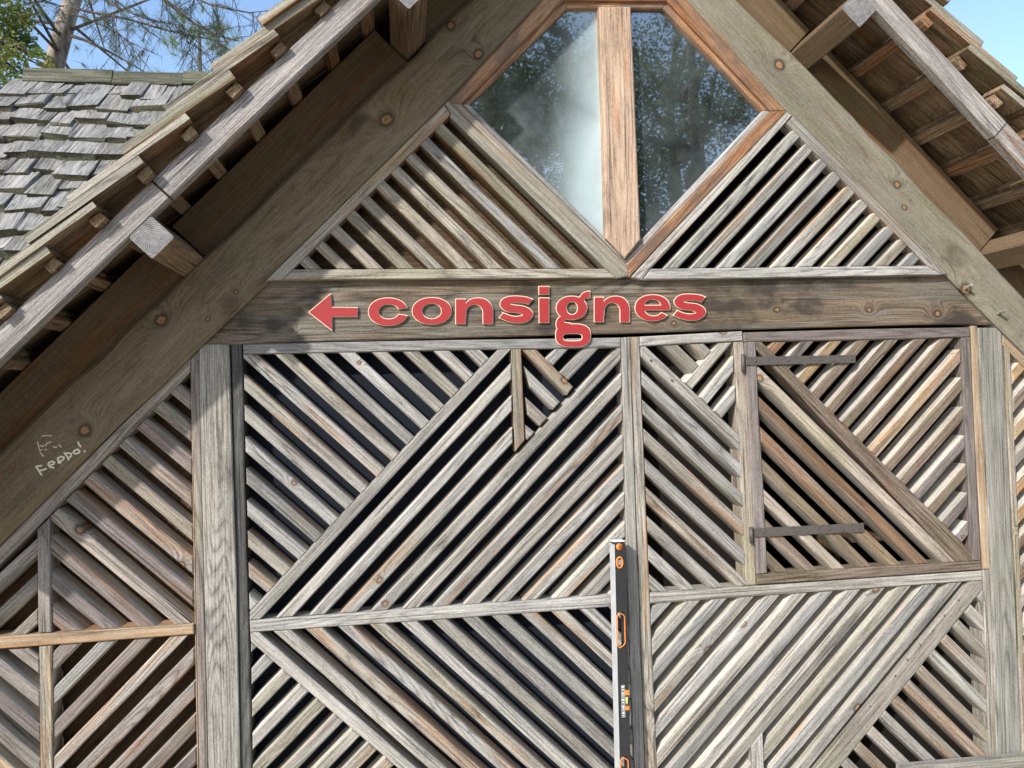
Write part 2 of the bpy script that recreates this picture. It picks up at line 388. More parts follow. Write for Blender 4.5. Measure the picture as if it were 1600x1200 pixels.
# ------------------------------------------------------------------ gable
def knots_for(P, yf, ks):
    """knots given as places on the wall, turned into the plank's own coordinates"""
    P = ccw([Vector(p) for p in P]); c = sum(P, Vector((0, 0)))/len(P)
    k = max(range(len(P)), key=lambda i: (P[(i+1) % len(P)]-P[i]).length); return c
def big_plank(name, px, yf, depth, axis, cols, ks, bev, **kw):
    P = ccw([U(p, yf) for p in px]); c = sum(P, Vector((0, 0)))/len(P)
    ax = Vector(axis).normalized(); ez = Vector((-ax.y, ax.x)); K = []
    for (x, y, r) in ks:
        q = U((x, y), yf)-c; K.append((q.dot(ax), q.dot(ez), r))
    m = wood(name+'_wood', *cols, knots=K or [(9, 9, .01)], **kw)
    return plank(name, cabin, P, yf, depth, m, axis=ax, bev=bev)
RL_UP = [(-330, 1019), (-160, 856), (-80, 776), (0, 704), (40, 665), (107, 600), (160, 557), (190, 522), (215, 497), (252, 467), (300, 417), (322, 397), (360, 365), (400, 327), (425, 299), (462, 262), (500, 225), (530, 198), (555, 170), (595, 132), (650, 85), (666, 66), (682, 47), (702, 27), (735, -2), (790, -55), (860, -122), (935, -192)]
RL_LO = [(968, -110), (870, -18), (800, 55), (692, 170), (560, 300), (417, 442), (310, 544), (250, 605), (205, 645), (160, 689), (105, 746), (50, 800), (0, 850), (-160, 1008), (-330, 1180)]
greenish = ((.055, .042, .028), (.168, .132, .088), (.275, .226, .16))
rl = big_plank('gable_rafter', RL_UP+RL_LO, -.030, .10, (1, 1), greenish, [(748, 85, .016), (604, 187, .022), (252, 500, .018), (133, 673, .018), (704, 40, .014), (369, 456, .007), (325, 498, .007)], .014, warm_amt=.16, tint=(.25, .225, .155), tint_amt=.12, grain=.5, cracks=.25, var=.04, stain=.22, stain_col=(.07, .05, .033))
tag(rl, 'wavy-edged left rafter plank in the shade of the roof')
RR_UP = [(978, -205), (1050, -118), (1115, -42), (1150, -3), (1200, 47), (1222, 67), (1262, 105), (1305, 152), (1335, 182), (1360, 212), (1407, 257), (1445, 300), (1490, 345), (1532, 390), (1570, 432), (1597, 460), (1640, 507), (1760, 628), (1900, 772)]
RR_LO = [(1900, 850), (1640, 588), (1567, 517), (1480, 430), (1240, 184), (1222, 172), (1055, -3), (1000, -60), (960, -100)]
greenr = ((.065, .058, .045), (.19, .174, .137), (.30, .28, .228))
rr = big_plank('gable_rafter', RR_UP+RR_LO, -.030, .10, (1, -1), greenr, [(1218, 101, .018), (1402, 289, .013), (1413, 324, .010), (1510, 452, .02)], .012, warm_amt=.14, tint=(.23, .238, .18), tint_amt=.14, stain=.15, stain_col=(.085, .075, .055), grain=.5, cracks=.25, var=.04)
tag(rr, 'sunlit right rafter plank with orange knots')
bm = big_plank('tie_beam', [(300, 552), (300, 520), (420, 436), (1478, 420), (1562, 492), (1557, 505), (1545, 508), (1440, 507), (1300, 511), (970, 521), (640, 530), (312, 540)], -.0022, .10, (1, 0),
               ((.03, .026, .022), (.125, .109, .088), (.25, .226, .187)), [(1214, 484, .010), (1358, 484, .010), (1465, 490, .013), (1053, 505, .008), (1022, 505, .005), (455, 516, .006)], .006, warm_amt=.2, warm=(.36, .24, .15), tint_amt=.10, stain=.42, stain_col=(.035, .028, .023), grain=.9, var=.02)
tag(bm, 'dark stained tie beam behind the red lettering')

YG = -.036
def triangle_left():
    p = empty('louvre_panel', (.0, YG, 2.4), cabin); tag(p, 'slatted gable triangle left of the window')
    for px, m in (([(416, 438), (694, 164), (704, 178), (700, 182), (457, 421), (440, 437)], 'gable'), ([(441, 437), (458, 421), (946, 420), (963, 434)], 'gable'),
                  ([(701, 157), (714, 166), (983, 431), (964, 435), (947, 420), (703, 182), (705, 178), (695, 163)], 'greyb')):
        plankp('rail', p, px, YG-.002, .07, W[m])
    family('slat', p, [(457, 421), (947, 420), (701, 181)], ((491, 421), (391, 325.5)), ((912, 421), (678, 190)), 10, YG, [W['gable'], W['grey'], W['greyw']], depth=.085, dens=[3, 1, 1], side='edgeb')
    return p
def triangle_right():
    p = empty('louvre_panel', (1.9, YG, 2.4), cabin); tag(p, 'slatted gable triangle right of the window')
    for px, m in (([(986, 433), (1225, 171), (1238, 180), (1228, 192), (1017, 420), (1003, 437)], 'rail'), ([(1004, 437), (1018, 420), (1448, 415), (1472, 429)], 'rail'),
                  ([(1229, 193), (1240, 181), (1482, 428), (1473, 429), (1449, 415)], 'gable_r')):
        plankp('rail', p, px, YG-.002, .07, W[m])
    family('slat', p, [(1017, 420), (1449, 415), (1230, 193)], ((1049, 418), (1239, 213)), ((1416, 416), (1456, 374)), 10, YG, [W['gable_r'], W['gable']], depth=.085, dens=[4, 1])
triangle_left(); triangle_right()
plankp('backing_board', cabin, [(400, 445), (990, 440), (980, 300), (720, 130)], .075, .02, W['inside'])
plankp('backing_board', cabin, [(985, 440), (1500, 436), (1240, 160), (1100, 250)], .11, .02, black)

def glass_mat():
    m, t, b = new_mat('hazed_window_glass'); g = G(t)
    t.nodes.remove(b); out = t.nodes['Material Output']
    v = g.n('ShaderNodeTexCoord').outputs['Object']; x, y, z = g.sep(v)
    gl = g.n('ShaderNodeBsdfGlossy'); gl.inputs['Roughness'].default_value = .012; gl.inputs['Color'].default_value = (.95, .97, 1, 1)
    tr = g.n('ShaderNodeBsdfTransparent'); tr.inputs['Color'].default_value = (.78, .82, .82, 1)
    fr = g.n('ShaderNodeFresnel'); fr.inputs['IOR'].default_value = 1.9
    wv = g.n('ShaderNodeBump'); wv.inputs['Distance'].default_value = .0015; wv.inputs['Strength'].default_value = .15
    g.put(wv.inputs['Height'], g.noise(v, 4, 1)); t.links.new(wv.outputs[0], gl.inputs['Normal'])
    mx = g.n('ShaderNodeMixShader'); g.put(mx.inputs[0], g.m('MINIMUM', g.m('MULTIPLY', fr.outputs[0], 3.2), .85)); t.links.new(tr.outputs[0], mx.inputs[1]); t.links.new(gl.outputs[0], mx.inputs[2])
    # pale haze painted in as soft reflection: thick beside the mullion, wider towards the bottom, thin overall
    df = g.n('ShaderNodeBsdfDiffuse'); df.inputs['Color'].default_value = (.44, .54, .56, 1)
    edge = g.m('SUBTRACT', x, g.m('MULTIPLY', z, .13))
    e = g.m('MULTIPLY', g.ss(edge, -.27, .05), g.lin(g.noise(v, 5, 4), .3, .7, .75, 1.))
    haze_mix = g.m('ADD', g.m('MULTIPLY', e, HAZE), g.m('MULTIPLY', g.ss(g.noise(v, 3.5, 5, .65), .2, .8), .13 if HAZE == 0 else .22))
    m2 = g.n('ShaderNodeMixShader'); g.put(m2.inputs[0], haze_mix); t.links.new(mx.outputs[0], m2.inputs[1]); t.links.new(df.outputs[0], m2.inputs[2])
    t.links.new(m2.outputs[0], out.inputs['Surface'])
    return m
def window():
    y = -.042; win = empty('window', (X0, y, 2.4), cabin); tag(win, 'hexagonal orange-framed gable window with two panes')
    F = {'L': (718, 162), 'T1': (880, -12), 'T2': (1046, -11), 'R': (1218, 174), 'B': (983, 428)}     # outer
    N = {'L': (733, 163.5), 'T1': (887, 12), 'T2': (1036, 13), 'R': (1192, 173), 'B': (977, 402)}      # sight line
    O = {'L': (700, 160), 'T1': (868, -24), 'T2': (1054, -23), 'R': (1230, 174), 'B': (984, 433)}
    global HAZE
    def lerp(a, b, t): return (a[0]+(b[0]-a[0])*t, a[1]+(b[1]-a[1])*t)
    for a, b in (('L', 'T1'), ('T1', 'T2'), ('T2', 'R'), ('R', 'B'), ('B', 'L')):
        i1, i2 = lerp(O[a], N[a], .66), lerp(O[b], N[b], .66)
        plankp('frame_rail', win, [O[a], O[b], i2, i1], y, .075, W['frame'] if a != 'B' else W['greyw'], bev=.006)
        plankp('glazing_bead', win, [lerp(O[a], N[a], .665), lerp(O[b], N[b], .665), N[b], N[a]], y+.018, .03, W['frame'] if a not in 'RB' else W['rail'], bev=.004)
    mu = plankp('mullion', win, [(936, 10), (986, 10), (992, 150), (998, 300), (1001, 375), (977, 404), (947, 372), (943, 200)], y-.008, .07, W['mull'], axis=Vector((0, 1)), bev=.006)
    for nm, px, haze, lab in (('pane', [(728, 163), (884, 8), (950, 8), (958, 385), (948, 376)], .78, 'left pane with pale haze painted in beside the mullion'), ('pane', [(975, 8), (1040, 8), (1198, 173), (990, 392), (985, 392)], .0, 'right pane with dark tree reflections')):
        HAZE = haze; P = ccw([U(q, y+.04) for q in px]); mx = max(q.x for q in P)-.05
        c = Vector((mx if haze else 0, sum(q.y for q in P)/len(P)))
        me = mesh('pane', [(q.x-c.x, 0, q.y-c.y) for q in P]+[(q.x-c.x, .004, q.y-c.y) for q in P], [tuple(range(len(P)))])
        tag(put('pane', me, win, Matrix.Translation((c.x, y+.04, c.y)), glass_mat()), lab)
window()

# ------------------------------------------------------------------ posts and side panels
B = 1352
plankp('post', cabin, [(310, 538), (357.5, 538), (369, 900), (378, B), (329, B), (319, 900)], -.008, .14, W['post'], axis=Vector((0, 1)), rough=0)
plankp('post', cabin, [(1528, 512), (1565, 512), (1573, 670), (1585, 900), (1603, B), (1563, B), (1549, 900), (1539, 670)], -.008, .14, W['postr'], axis=Vector((0, 1)))
def side_left():
    p = empty('louvre_panel', (-1.2, 0, .0), cabin); tag(p, 'slatted side panel under the left rafter')
    y = -.002
    plankp('rail', p, [(-330, 1176), (0, 852), (255, 600), (297, 558), (297, 581), (279, 600), (0, 882), (-330, 1208)], y-.006, .09, W['side'])
    plankp('stile', p, [(298, 560), (311, 545), (319, 900), (329, B), (314, B), (306, 900)], y-.004, .10, W['side'], axis=Vector((0, 1)))
    plankp('stile', p, [(297.6, 582), (298, 562), (306, 900), (314, B), (310.5, B), (303, 900)], y, .10, W['fresh'], axis=Vector((0, 1)))
    plankp('rail', p, [(-130, 1004), (0, 995), (302.5, 975), (303, 991), (0, 1014), (-148, 1025)], y-.010, .09, W['fresh'])
    plankp('post_strip', p, [(58, 828), (77, 809), (80, 988), (60, 990)], y-.006, .09, W['side'], axis=Vector((0, 1)))
    plankp('post_strip', p, [(61, 1011), (80.5, 1009), (84, B), (65, B)], y-.006, .09, W['side'], axis=Vector((0, 1)))
    mats = [W['side'], W['greyw'], W['shutp']]; ds = [4, 1, 1.5]
    family('slat', p, [(279, 600), (298, 585), (303, 975), (79, 989), (77, 808)], ((276, 609), (376, 693)), ((74, 953), (174, 1037)), 11, y, mats, width=.049, dens=ds)
    family('slat', p, [(-120, 1003), (0, 884), (60, 826), (60, 991)], ((58, 854), (0, 907)), ((59, 962), (27, 993)), 3, y, mats, width=.045, i0=-1, i1=8, dens=ds)
    family('slat', p, [(-130, 1026), (61, 1012), (66, B), (-330, B), (-330, 1214)], ((0, 993), (61, 1041)), ((0, 1196), (62, 1253)), 5, y, mats, width=.048, i1=12, dens=ds)
    family('slat', p, [(81, 1008), (303, 992), (311, B), (84, B)], ((113, 1003), (81, 1036)), ((308, 1233), (258, 1285)), 9, y, [W['grey'], W['side'], W['shutp']], width=.048, i1=13, dens=[1, 2, 2])
    plankp('backing_board', p, [(-330, 1190), (296, 562), (320, B), (-330, B)], .115, .02, W['inside'])
side_left()
def side_right():
    p = empty('louvre_panel', (2.9, 0, 0), cabin); tag(p, 'narrow slatted panel right of the grey post')
    y = -.002
    plankp('rail', p, [(1567, 517), (1567, 539), (1640, 612), (1900, 872), (1900, 840), (1640, 586)], y-.006, .09, W['fresh'])
    plankp('stile', p, [(1569, 541), (1579, 551), (1585, 670), (1595, 900), (1614, B), (1605, B), (1587, 900), (1574, 670)], y-.004, .1, W['greyw'], axis=Vector((0, 1)))
    family('slat', p, [(1579, 552), (1900, 873), (1900, B), (1613, B), (1595, 900)], ((1600, 569), (1580, 592)), ((1604, 886), (1574, 919)), 8, y, [W['shut'], W['orangey'], W['greyb']], width=.046, i1=20)
    plankp('backing_board', p, [(1560, 530), (1900, 870), (1900, B), (1590, B)], .115, .02, W['inside'])
side_right()

# ------------------------------------------------------------------ double door
V = Vector((0, 1))
def door_left():
    y = 0.; P = [U(q, .105) for q in [(384, 552), (985, 537), (1000, B-20), (396, B-20)]]
    d = plank('door_leaf', cabin, P, .105, .02, navy); tag(d, 'left door leaf of grey diagonal slats over dark navy backing')
    plankp('stile', d, [(361, 537), (378, 536), (384, 840), (388, 960), (397, B), (380, B), (369, 900)], y+.004, .10, W['dark'], axis=V)
    plankp('rail', d, [(379.5, 537.5), (560, 534), (760, 530.5), (970, 527.5), (970, 542.5), (760, 546), (560, 550), (380, 553.5)], y-.003, .09, W['rail'], rough=.0008)
    plankp('stile', d, [(970.6, 527.5), (984.3, 526.5), (987, 600), (997, 900), (1013, B), (999, B), (980, 900), (973, 600)], y-.004, .10, W['rail'], axis=V)
    plankp('rail', d, [(390, 970), (700, 947), (980, 928), (980.6, 946), (700, 967), (391, 988)], y-.004, .09, W['rail'])
    plankp('brace', d, [(390, 957), (390, 969), (407, 968), (799, 545.5), (778, 546.3)], y-.002, .095, W['grey'], rough=.0008)
    gm = [W['grey'], W['greyb'], W['gable_r']]; gd = [6, 2, .7]
    family('slat', d, [(380, 553.5), (778, 546), (390, 957)], ((736, 546), (636, 450)), ((388, 938), (488, 1021)), 16, y, gm+[W['orangey']], dens=gd+[.0])
    family('slat', d, [(400, 553), (798.5, 546), (806, 939), (400, 968)], ((443, 967), (799, 580)), ((965, 928), (985, 907)), 12, y, gm, i1=3, dens=gd)
    family('slat', d, [(400, 553), (970.5, 542.5), (980, 927.5), (400, 968)], ((443, 967), (799, 580)), ((965, 928), (985, 907)), 12, y, gm, i0=3, dens=gd)
    plankp('strip', d, [(798.8, 545.8), (814.5, 545.5), (820, 688), (805, 706)], y-.005, .095, W['gable'], axis=V)
    def one(a, b, cp, m='grey', wd=.046):
        family('slat', d, cp, (a, b), (a, b), 2, y+.002, W[m], width=wd, i1=1)
    one((826, 545), (892, 612), [(815, 545.5), (880, 544), (905, 592), (870, 640)], 'gable')
    cpB = [(816, 560), (890, 612), (822, 692)]
    one((817, 582), (870, 634), [(815, 560), (860, 560), (885, 618), (846, 660)])
    one((819, 630), (850, 659), [(818, 600), (850, 620), (860, 648), (830, 681)], 'gable')
    one((820, 674), (830, 682), [(819, 650), (840, 668), (832, 680), (821, 690)])
    one((859, 566), (879, 545), [(853, 562), (868, 573), (935, 543), (835, 545)])
    one((882, 588), (925, 543), [(872, 580), (897, 601), (969, 543), (870, 544)])
    # lower half
    plankp('brace', d, [(391, 988.6), (406, 988), (700, 1243), (826, B), (792, B), (668, 1240), (392, 1003)], y-.003, .095, W['rail'], rough=.0008)
    family('slat', d, [(407, 988), (980.5, 946.5), (998.5, B), (826, B)], ((442, 986), (542, 1074)), ((916, 950), (1016, 1045)), 11, y, gm, i1=15, dens=gd)
    family('slat', d, [(392, 1004), (668, 1241), (792, B), (397, B)], ((396, 1003), (366, 1034)), ((583, 1167), (483, 1270)), 8, y, gm, i1=16, dens=gd)
door_left()
def door_right():
    y = 0.; P = [U(q, .105) for q in [(986, 537), (1164, 528), (1180, 925), (1535, 905), (1552, B-20), (1002, B-20)]]
    P1 = [U(q, .105) for q in [(986, 537), (1164, 528), (1182, 918), (1000, 930)]]
    d = plank('door_leaf', cabin, P1, .105, .02, black); tag(d, 'right door leaf with a slatted hatch let into its upper half')
    plankp('backing_board', d, [(1003, 950), (1530, 912), (1556, B-20), (1018, B-20)], .105, .02, black)
    plankp('stile', d, [(985.3, 526.5), (999.5, 526), (1001.5, 600), (1014, 900), (1033, B), (1014, B), (998, 900), (988, 600)], y-.002, .10, W['greyb'], axis=V)
    plankp('rail', d, [(1000, 526), (1160, 517.5), (1161, 532.5), (1000, 540.5)], y-.003, .09, W['rail'])
    plankp('stile', d, [(1146, 534), (1161.5, 533), (1168, 600), (1181, 900), (1182, 914), (1166, 915), (1150, 600)], y+.003, .10, W['greyw'], axis=V)
    plankp('rail', d, [(1016, 926.5), (1200, 914.5), (1535, 892), (1535.5, 907), (1200, 930), (1016.5, 943)], y-.004, .09, W['greyb'])
    plankp('stile', d, [(1517, 509), (1527, 509), (1535, 670), (1549, 889), (1535.5, 890), (1523, 670)], y+.002, .10, W['fresh'], axis=V)
    plankp('stile', d, [(1536, 891), (1549, 890), (1562, 1200), (1567, B), (1554, B), (1547, 1200)], y-.002, .10, W['greyb'], axis=V)
    gm = [W['grey'], W['greyb'], W['gable_r']]; gd = [5, 2, .8]
    cp = [(1001, 541), (1149, 534), (1167, 916), (1015, 926)]
    family('slat', d, cp, ((1004, 548), (1152, 688)), ((1013, 907), (1113, 999)), 9, y, gm, dens=gd)
    def one(a, b, cp, m='grey', wd=.046):
        family('slat', d, cp, (a, b), (a, b), 2, y+.002, W[m], width=wd, i1=1)
    one((1136, 534), (1077, 602), [(1069, 596), (1088, 613), (1150, 560), (1148, 534.5), (1110, 536)], 'greyb')
    one((1146, 570), (1100, 627), [(1092, 618), (1110, 635), (1147, 598), (1147, 545)])
    one((1149, 615), (1123, 647), [(1115, 640), (1133, 657), (1150, 640), (1149, 590)], 'grey')
    one((1047, 539), (1087, 577), [(1025, 540), (1070, 538), (1097, 566), (1078, 590)], 'greyb')
    one((1087, 536), (1106, 555), [(1070, 538), (1110, 536), (1115, 546), (1098, 564)], 'greyb')
    # lower half
    plankp('brace', d, [(1517, 908.8), (1535.3, 907.6), (1535.5, 921), (1311, 1200), (1189, B), (1149, B), (1275, 1200)], y-.003, .095, W['greyb'], rough=.0008)
    family('slat', d, [(1016.6, 943.5), (1517, 909), (1149, B), (1032, B)], ((1037, 944), (937, 1058)), ((1494, 910), (1394, 1031)), 12, y, gm, dens=gd)
    family('slat', d, [(1536, 921), (1554, B), (1189, B)], ((1529, 925), (1544, 940)), ((1317, 1187), (1417, 1283)), 12, y, [W['greyb'], W['grey'], W['greyw']], i1=19, dens=gd)
    plankp('strip', d, [(1174, 1167), (1192, 1144), (1199, B), (1181, B)], y-.005, .09, W['grey'], axis=V)
    for (x_, y_) in ((1498, 938), (1476, 962), (1458, 985), (1438, 1008), (1418, 1031), (1399, 1056), (1360, 1104), (1017, 563), (1050, 594)):
        c = U((x_, y_), -.004); mb = MB(); mb.tube([(c.x, -.001, c.y), (c.x, -.0055, c.y), (c.x, -.006, c.y)], [.005, .0045, .0025], 8); mb.build('screw_head', d, iron)
    # hatch
    s = empty('hatch_shutter', (2.05, y, 1.1), cabin); tag(s, 'brown slatted hatch with two iron strap hinges')
    sm = [W['shut'], W['shutp'], W['greyw'], W['orangey']]; sdn = [4, 3, .5, .35]
    plankp('rail', s, [(1162, 519.5), (1340, 514.5), (1516, 511.5), (1516, 526.5), (1340, 531), (1163, 534)], y-.008, .085, W['shutp'], rough=.0006)
    plankp('stile', s, [(1164, 534.6), (1181, 533.8), (1186, 650), (1193, 760), (1199, 896), (1183, 897), (1175, 760), (1169, 650)], y-.008, .085, W['shutp'], axis=V)
    plankp('rail', s, [(1183, 898), (1360, 886.5), (1533, 876.5), (1533.5, 890), (1360, 902), (1184, 913.5)], y-.008, .085, W['shut'])
    plankp('stile', s, [(1503, 527.5), (1516, 527), (1522, 670), (1533, 875.8), (1520, 876.5), (1508, 670)], y-.008, .085, W['shutp'], axis=V)
    plankp('brace', s, [(1181.5, 534), (1190, 533.7), (1520, 864), (1520, 877), (1494, 878.6), (1182, 546)], y-.005, .085, W['shut'], rough=.0008)
    family('slat', s, [(1190, 534), (1503, 527.5), (1508, 670), (1519.5, 864)], ((1220, 533), (1120, 647)), ((1510, 829), (1410, 943)), 14, y-.003, sm, width=.043, dens=sdn, depth=.085)
    family('slat', s, [(1182, 547), (1494, 878.3), (1199, 896.5)], ((1183, 582), (1483, 876)), ((1198, 871), (1298, 969)), 7, y-.003, [W['shut'], W['greyw']], width=.046, dens=[3, 1], depth=.085)
    for bar, bx, sc in (([(1166, 557.5), (1337, 554.5), (1337, 567), (1166, 571)], (1161, 553, 581), (1180, 1231, 1281, 1331)), ([(1179.5, 825.5), (1350, 817.5), (1350, 831), (1180, 839.5)], (1174, 824, 849), (1193, 1245, 1295, 1342))):
        h = plankp('strap_hinge', s, bar, y-.014, .005, iron, bev=.001)
        mb = MB(); a, b = U((bx[0], bx[1]), -.015), U((bx[0]+1, bx[2]), -.015); mb.tube([(a.x, -.012, a.y), (b.x, -.012, b.y)], [.0085]*2, 10); mb.build('hinge_barrel', h, iron, True)
        for k, q in enumerate(sc):
            t = (q-bar[0][0])/(bar[1][0]-bar[0][0]); c = U((q, (bar[0][1]+bar[3][1])/2+t*((bar[1][1]+bar[2][1])-(bar[0][1]+bar[3][1]))/2), y-.014)
            mb = MB(); mb.tube([(c.x, y-.0135, c.y), (c.x, y-.0175, c.y), (c.x, y-.0185, c.y)], [.006, .0055, .003], 10); mb.build('screw_head', h, iron)
door_right()
plankp('threshold_rail', cabin, [(1410, 1200), (1605, 1183), (1800, 1166), (1800, 1196), (1605, 1214), (1410, 1232)], -.060, .045, W['greyb'])
for (x, y0, x1, y1) in ((1508, 452, 1517, 445), (1558, 491, 1570, 485)):
    a, b = U((x, y0), -.03), U((x1, y1), -.07); mb = MB(); mb.tube([(a.x, -.02, a.y), (b.x, -.075, b.y)], [.008, .007], 8); mb.build('peg', cabin, W['greyb'])

# something blue stands inside behind the hatch
bb = MB(); bb.box((2.75, .55, 1.28), (1, 0, 0), (0, 1, 0), (0, 0, 1), (.42, .3, .30)); bb.box((2.75, .55, 1.445), (1, 0, 0), (0, 1, 0), (0, 0, 1), (.46, .34, .03)); bb.box((2.75, .392, 1.33), (1, 0, 0), (0, 1, 0), (0, 0, 1), (.12, .016, .035))
tag(bb.build('storage_crate', None, plain('blue_plastic', (.05, .06, .28), .45, nscale=8, namt=.1)), 'blue plastic crate half seen through the hatch slats', 'crate')
sb = empty('storage_shelf', (2.6, .6, .03)); tag(sb, 'dark shelf holding the blue crate inside the cabin', 'shelf')
for x in (2.15, 3.15): box_at('side_panel', sb, (x, .62, .57), (0, 0, 1), (1, 0, 0), (0, 1, 0), (1.08, .03, .4), W['inside'])
for z in (.35, 1.115): box_at('shelf_board', sb, (2.65, .62, z), (1, 0, 0), (0, 1, 0), (0, 0, 1), (1.03 if z > 1 else .965, .4, .026), W['inside'])

# ------------------------------------------------------------------ roof
roof = empty('roof', (X0, 0, ZF), cabin)
def roofing():
    rs = random.Random(11); EX = .213
    for side in (-1, 1):
        ds = Vector((side, 0, -1)).normalized(); nr = Vector((side, 0, 1)).normalized(); yy = Vector((0, 1, 0))
        P3 = lambda s, k, y: Vector((X0+side*(s+k)/R2, y, ZF-(s-k)/R2))
        # barge rafter in two lengths
        cuts = [(.0, 2.43), (2.436, SL)] if side < 0 else [(.0, 2.06), (2.064, SL)]
        for a, b in cuts:
            L = b-a; box_at('barge_rafter', roof, P3((a+b)/2, .042, -.395), ds, yy, nr, (L-.002, .05, .083), W['fly'], bev=.005)
        for k, y in enumerate((1.4, 2.9, 4.4)):
            box_at('rafter', roof, P3(SL/2, .042, y), ds, yy, nr, (SL-.3, .05, .083), W['soffit'], bev=.005)
        nb = int(SL/EX)
        for i in range(nb):
            s = .12+i*EX+(.025 if side > 0 else .074)-.1
            box_at('batten', roof, P3(s+rs.uniform(-.006, .006), .083+.016, .53+rs.uniform(-.012, .012)), yy, ds, nr, (1.95, .048+rs.uniform(-.004, .006), .030), W['soffit'], bev=.003, jit=.002)
            # a course of shingles: head on the batten, butt riding on the course below
            tl = math.radians(8.1); L = .462
            dd = ds*math.cos(tl)+nr*math.sin(tl); dn = nr*math.cos(tl)-ds*math.sin(tl)
            y = -.478+rs.uniform(-.012, .012)
            while y < .30:
                wd = rs.uniform(.10, .19); th = rs.uniform(.023, .03); l2 = L+rs.uniform(-.02, .02)
                c = P3(s-.03, .118, y+wd/2)+dd*(l2/2)+dn*(th/2)
                box_at('shingle', roof, c, dd, yy, dn, (l2, wd-.005, th), [W['shingd'], W['soffit']], bev=.002, jit=.0035, alt=(0, 1, 2, 8))
                y += wd
            mbk.box(P3(s-.03, .118, (y+4.7)/2)+dd*(L/2)+dn*.013, dd, yy, dn, (L, 4.7-y, .026))
        mbk.box(P3(SL/2-.06, .118+side*.001, 2.66), ds, yy, nr, (SL+.126, 4.0, .012)); mbk.box(P3(-.03, .20+side*.003, 2.08), ds, yy, nr, (.37, 5.2, .03))
    f = mbk.build('shingle_field', roof, W['shingd']); tag(f, kind='stuff')
mbk = MB(); roofing()
box_at('ridge_beam', roof, (X0, 2., ZF-.04), (0, 1, 0), (1, 0, 0), (0, 0, 1), (4.7, .08, .16), W['soffit'])

def lookouts():
    """purlin ends that carry the barge rafters"""
    for side, ss, nm in ((-1, (.03, 1.30, 2.575, 3.85), 'l'), (1, (.03, 1.303, 2.578, 3.85), 'r')):
        ds = Vector((side, 0, -1)).normalized(); nr = Vector((side, 0, 1)).normalized()
        for k, s in enumerate(ss):
            c = Vector((X0+side*(s-.053)/R2, .3, ZF-(s+.053)/R2))
            ln = .745+(.0 if k != 1 else .0)
            box_at('purlin', roof, c+Vector((0, .3-.36+.02, 0)), (0, 1, 0), ds, nr, (1.36, .106, .106), [W['soffit'] if side < 0 else W['raw'], ENDG], bev=.006, alt=(8, 9))
        # sawn boards closing the wall top between the purlins
        e = [0.09]+[q for v in ss[1:] for q in (v-.058, v+.058)]+[SL]
        for a, b in zip(e[::2], e[1::2]):
            hi = .058 if side > 0 else .078
            P = [rk(a, side, -.25), rk(b, side, -.25), rk(b, side, hi), rk(a, side, hi)]
            plank('wall_top_board', cabin, P, .004, .03, W['raw'], bev=.003)
lookouts()

# ------------------------------------------------------------------ red lettering
def sdf_tools():
    def fix(F, h):
        gy, gx = np.gradient(F, h); return F/np.maximum(np.hypot(gx, gy), 1e-6)
    def ell(X, Y, cx, cy, rx, ry, n=2.0, h=1):
        F = (np.abs((X-cx)/rx)**n+np.abs((Y-cy)/ry)**n)**(1/n)-1; return fix(F, h)
    def poly(X, Y, P):
        d = np.full(X.shape, 1e18); s = np.ones(X.shape)
        for i in range(len(P)):
            (x0, y0), (x1, y1) = P[i-1], P[i]; ex, ey = x0-x1, y0-y1; wx, wy = X-x1, Y-y1
            t = np.clip((wx*ex+wy*ey)/(ex*ex+ey*ey), 0, 1); d = np.minimum(d, (wx-ex*t)**2+(wy-ey*t)**2)
            c1, c2, c3 = Y >= y1, Y < y0, ex*wy > ey*wx
            s = np.where((c1 & c2 & c3) | (~c1 & ~c2 & ~c3), -s, s)
        return s*np.sqrt(d)
    def path(X, Y, P, hw):
        d = np.full(X.shape, 1e9)
        for i in range(len(P)-1):
            (x0, y0), (x1, y1) = P[i], P[i+1]; ex, ey = x1-x0, y1-y0
            t = np.clip(((X-x0)*ex+(Y-y0)*ey)/(ex*ex+ey*ey), 0, 1); w_ = hw[i]+(hw[i+1]-hw[i])*t
            d = np.minimum(d, np.hypot(X-x0-ex*t, Y-y0-ey*t)-w_)
        return d
    return ell, poly, path
ELL, POLY, PATH = sdf_tools()
def smooth_path(P, n=8):
    out = []
    Q = [P[0]]+list(P)+[P[-1]]
    for i in range(1, len(Q)-2):
        for k in range(n):
            t = k/n; a, b, c, d = [np.array(q, float) for q in Q[i-1:i+3]]
            out.append(tuple(.5*((2*b)+(c-a)*t+(2*a-5*b+4*c-d)*t*t+(-a+3*b-3*c+d)*t**3)))
    out.append(tuple(map(float, P[-1]))); return out
def g_c(X, Y, E):
    d = np.maximum(E(682, 286, 157, 111, 2.1), -E(687, 285, 76, 55, 2.1))
    return np.maximum(d, -POLY(X, Y, [(700, 284), (748, 269), (900, 248), (900, 324), (752, 300)]))
def g_o(X, Y, E): return np.maximum(E(1023, 280, 156, 107.5, 2.1), -E(1023, 281, 73, 57, 2.05))
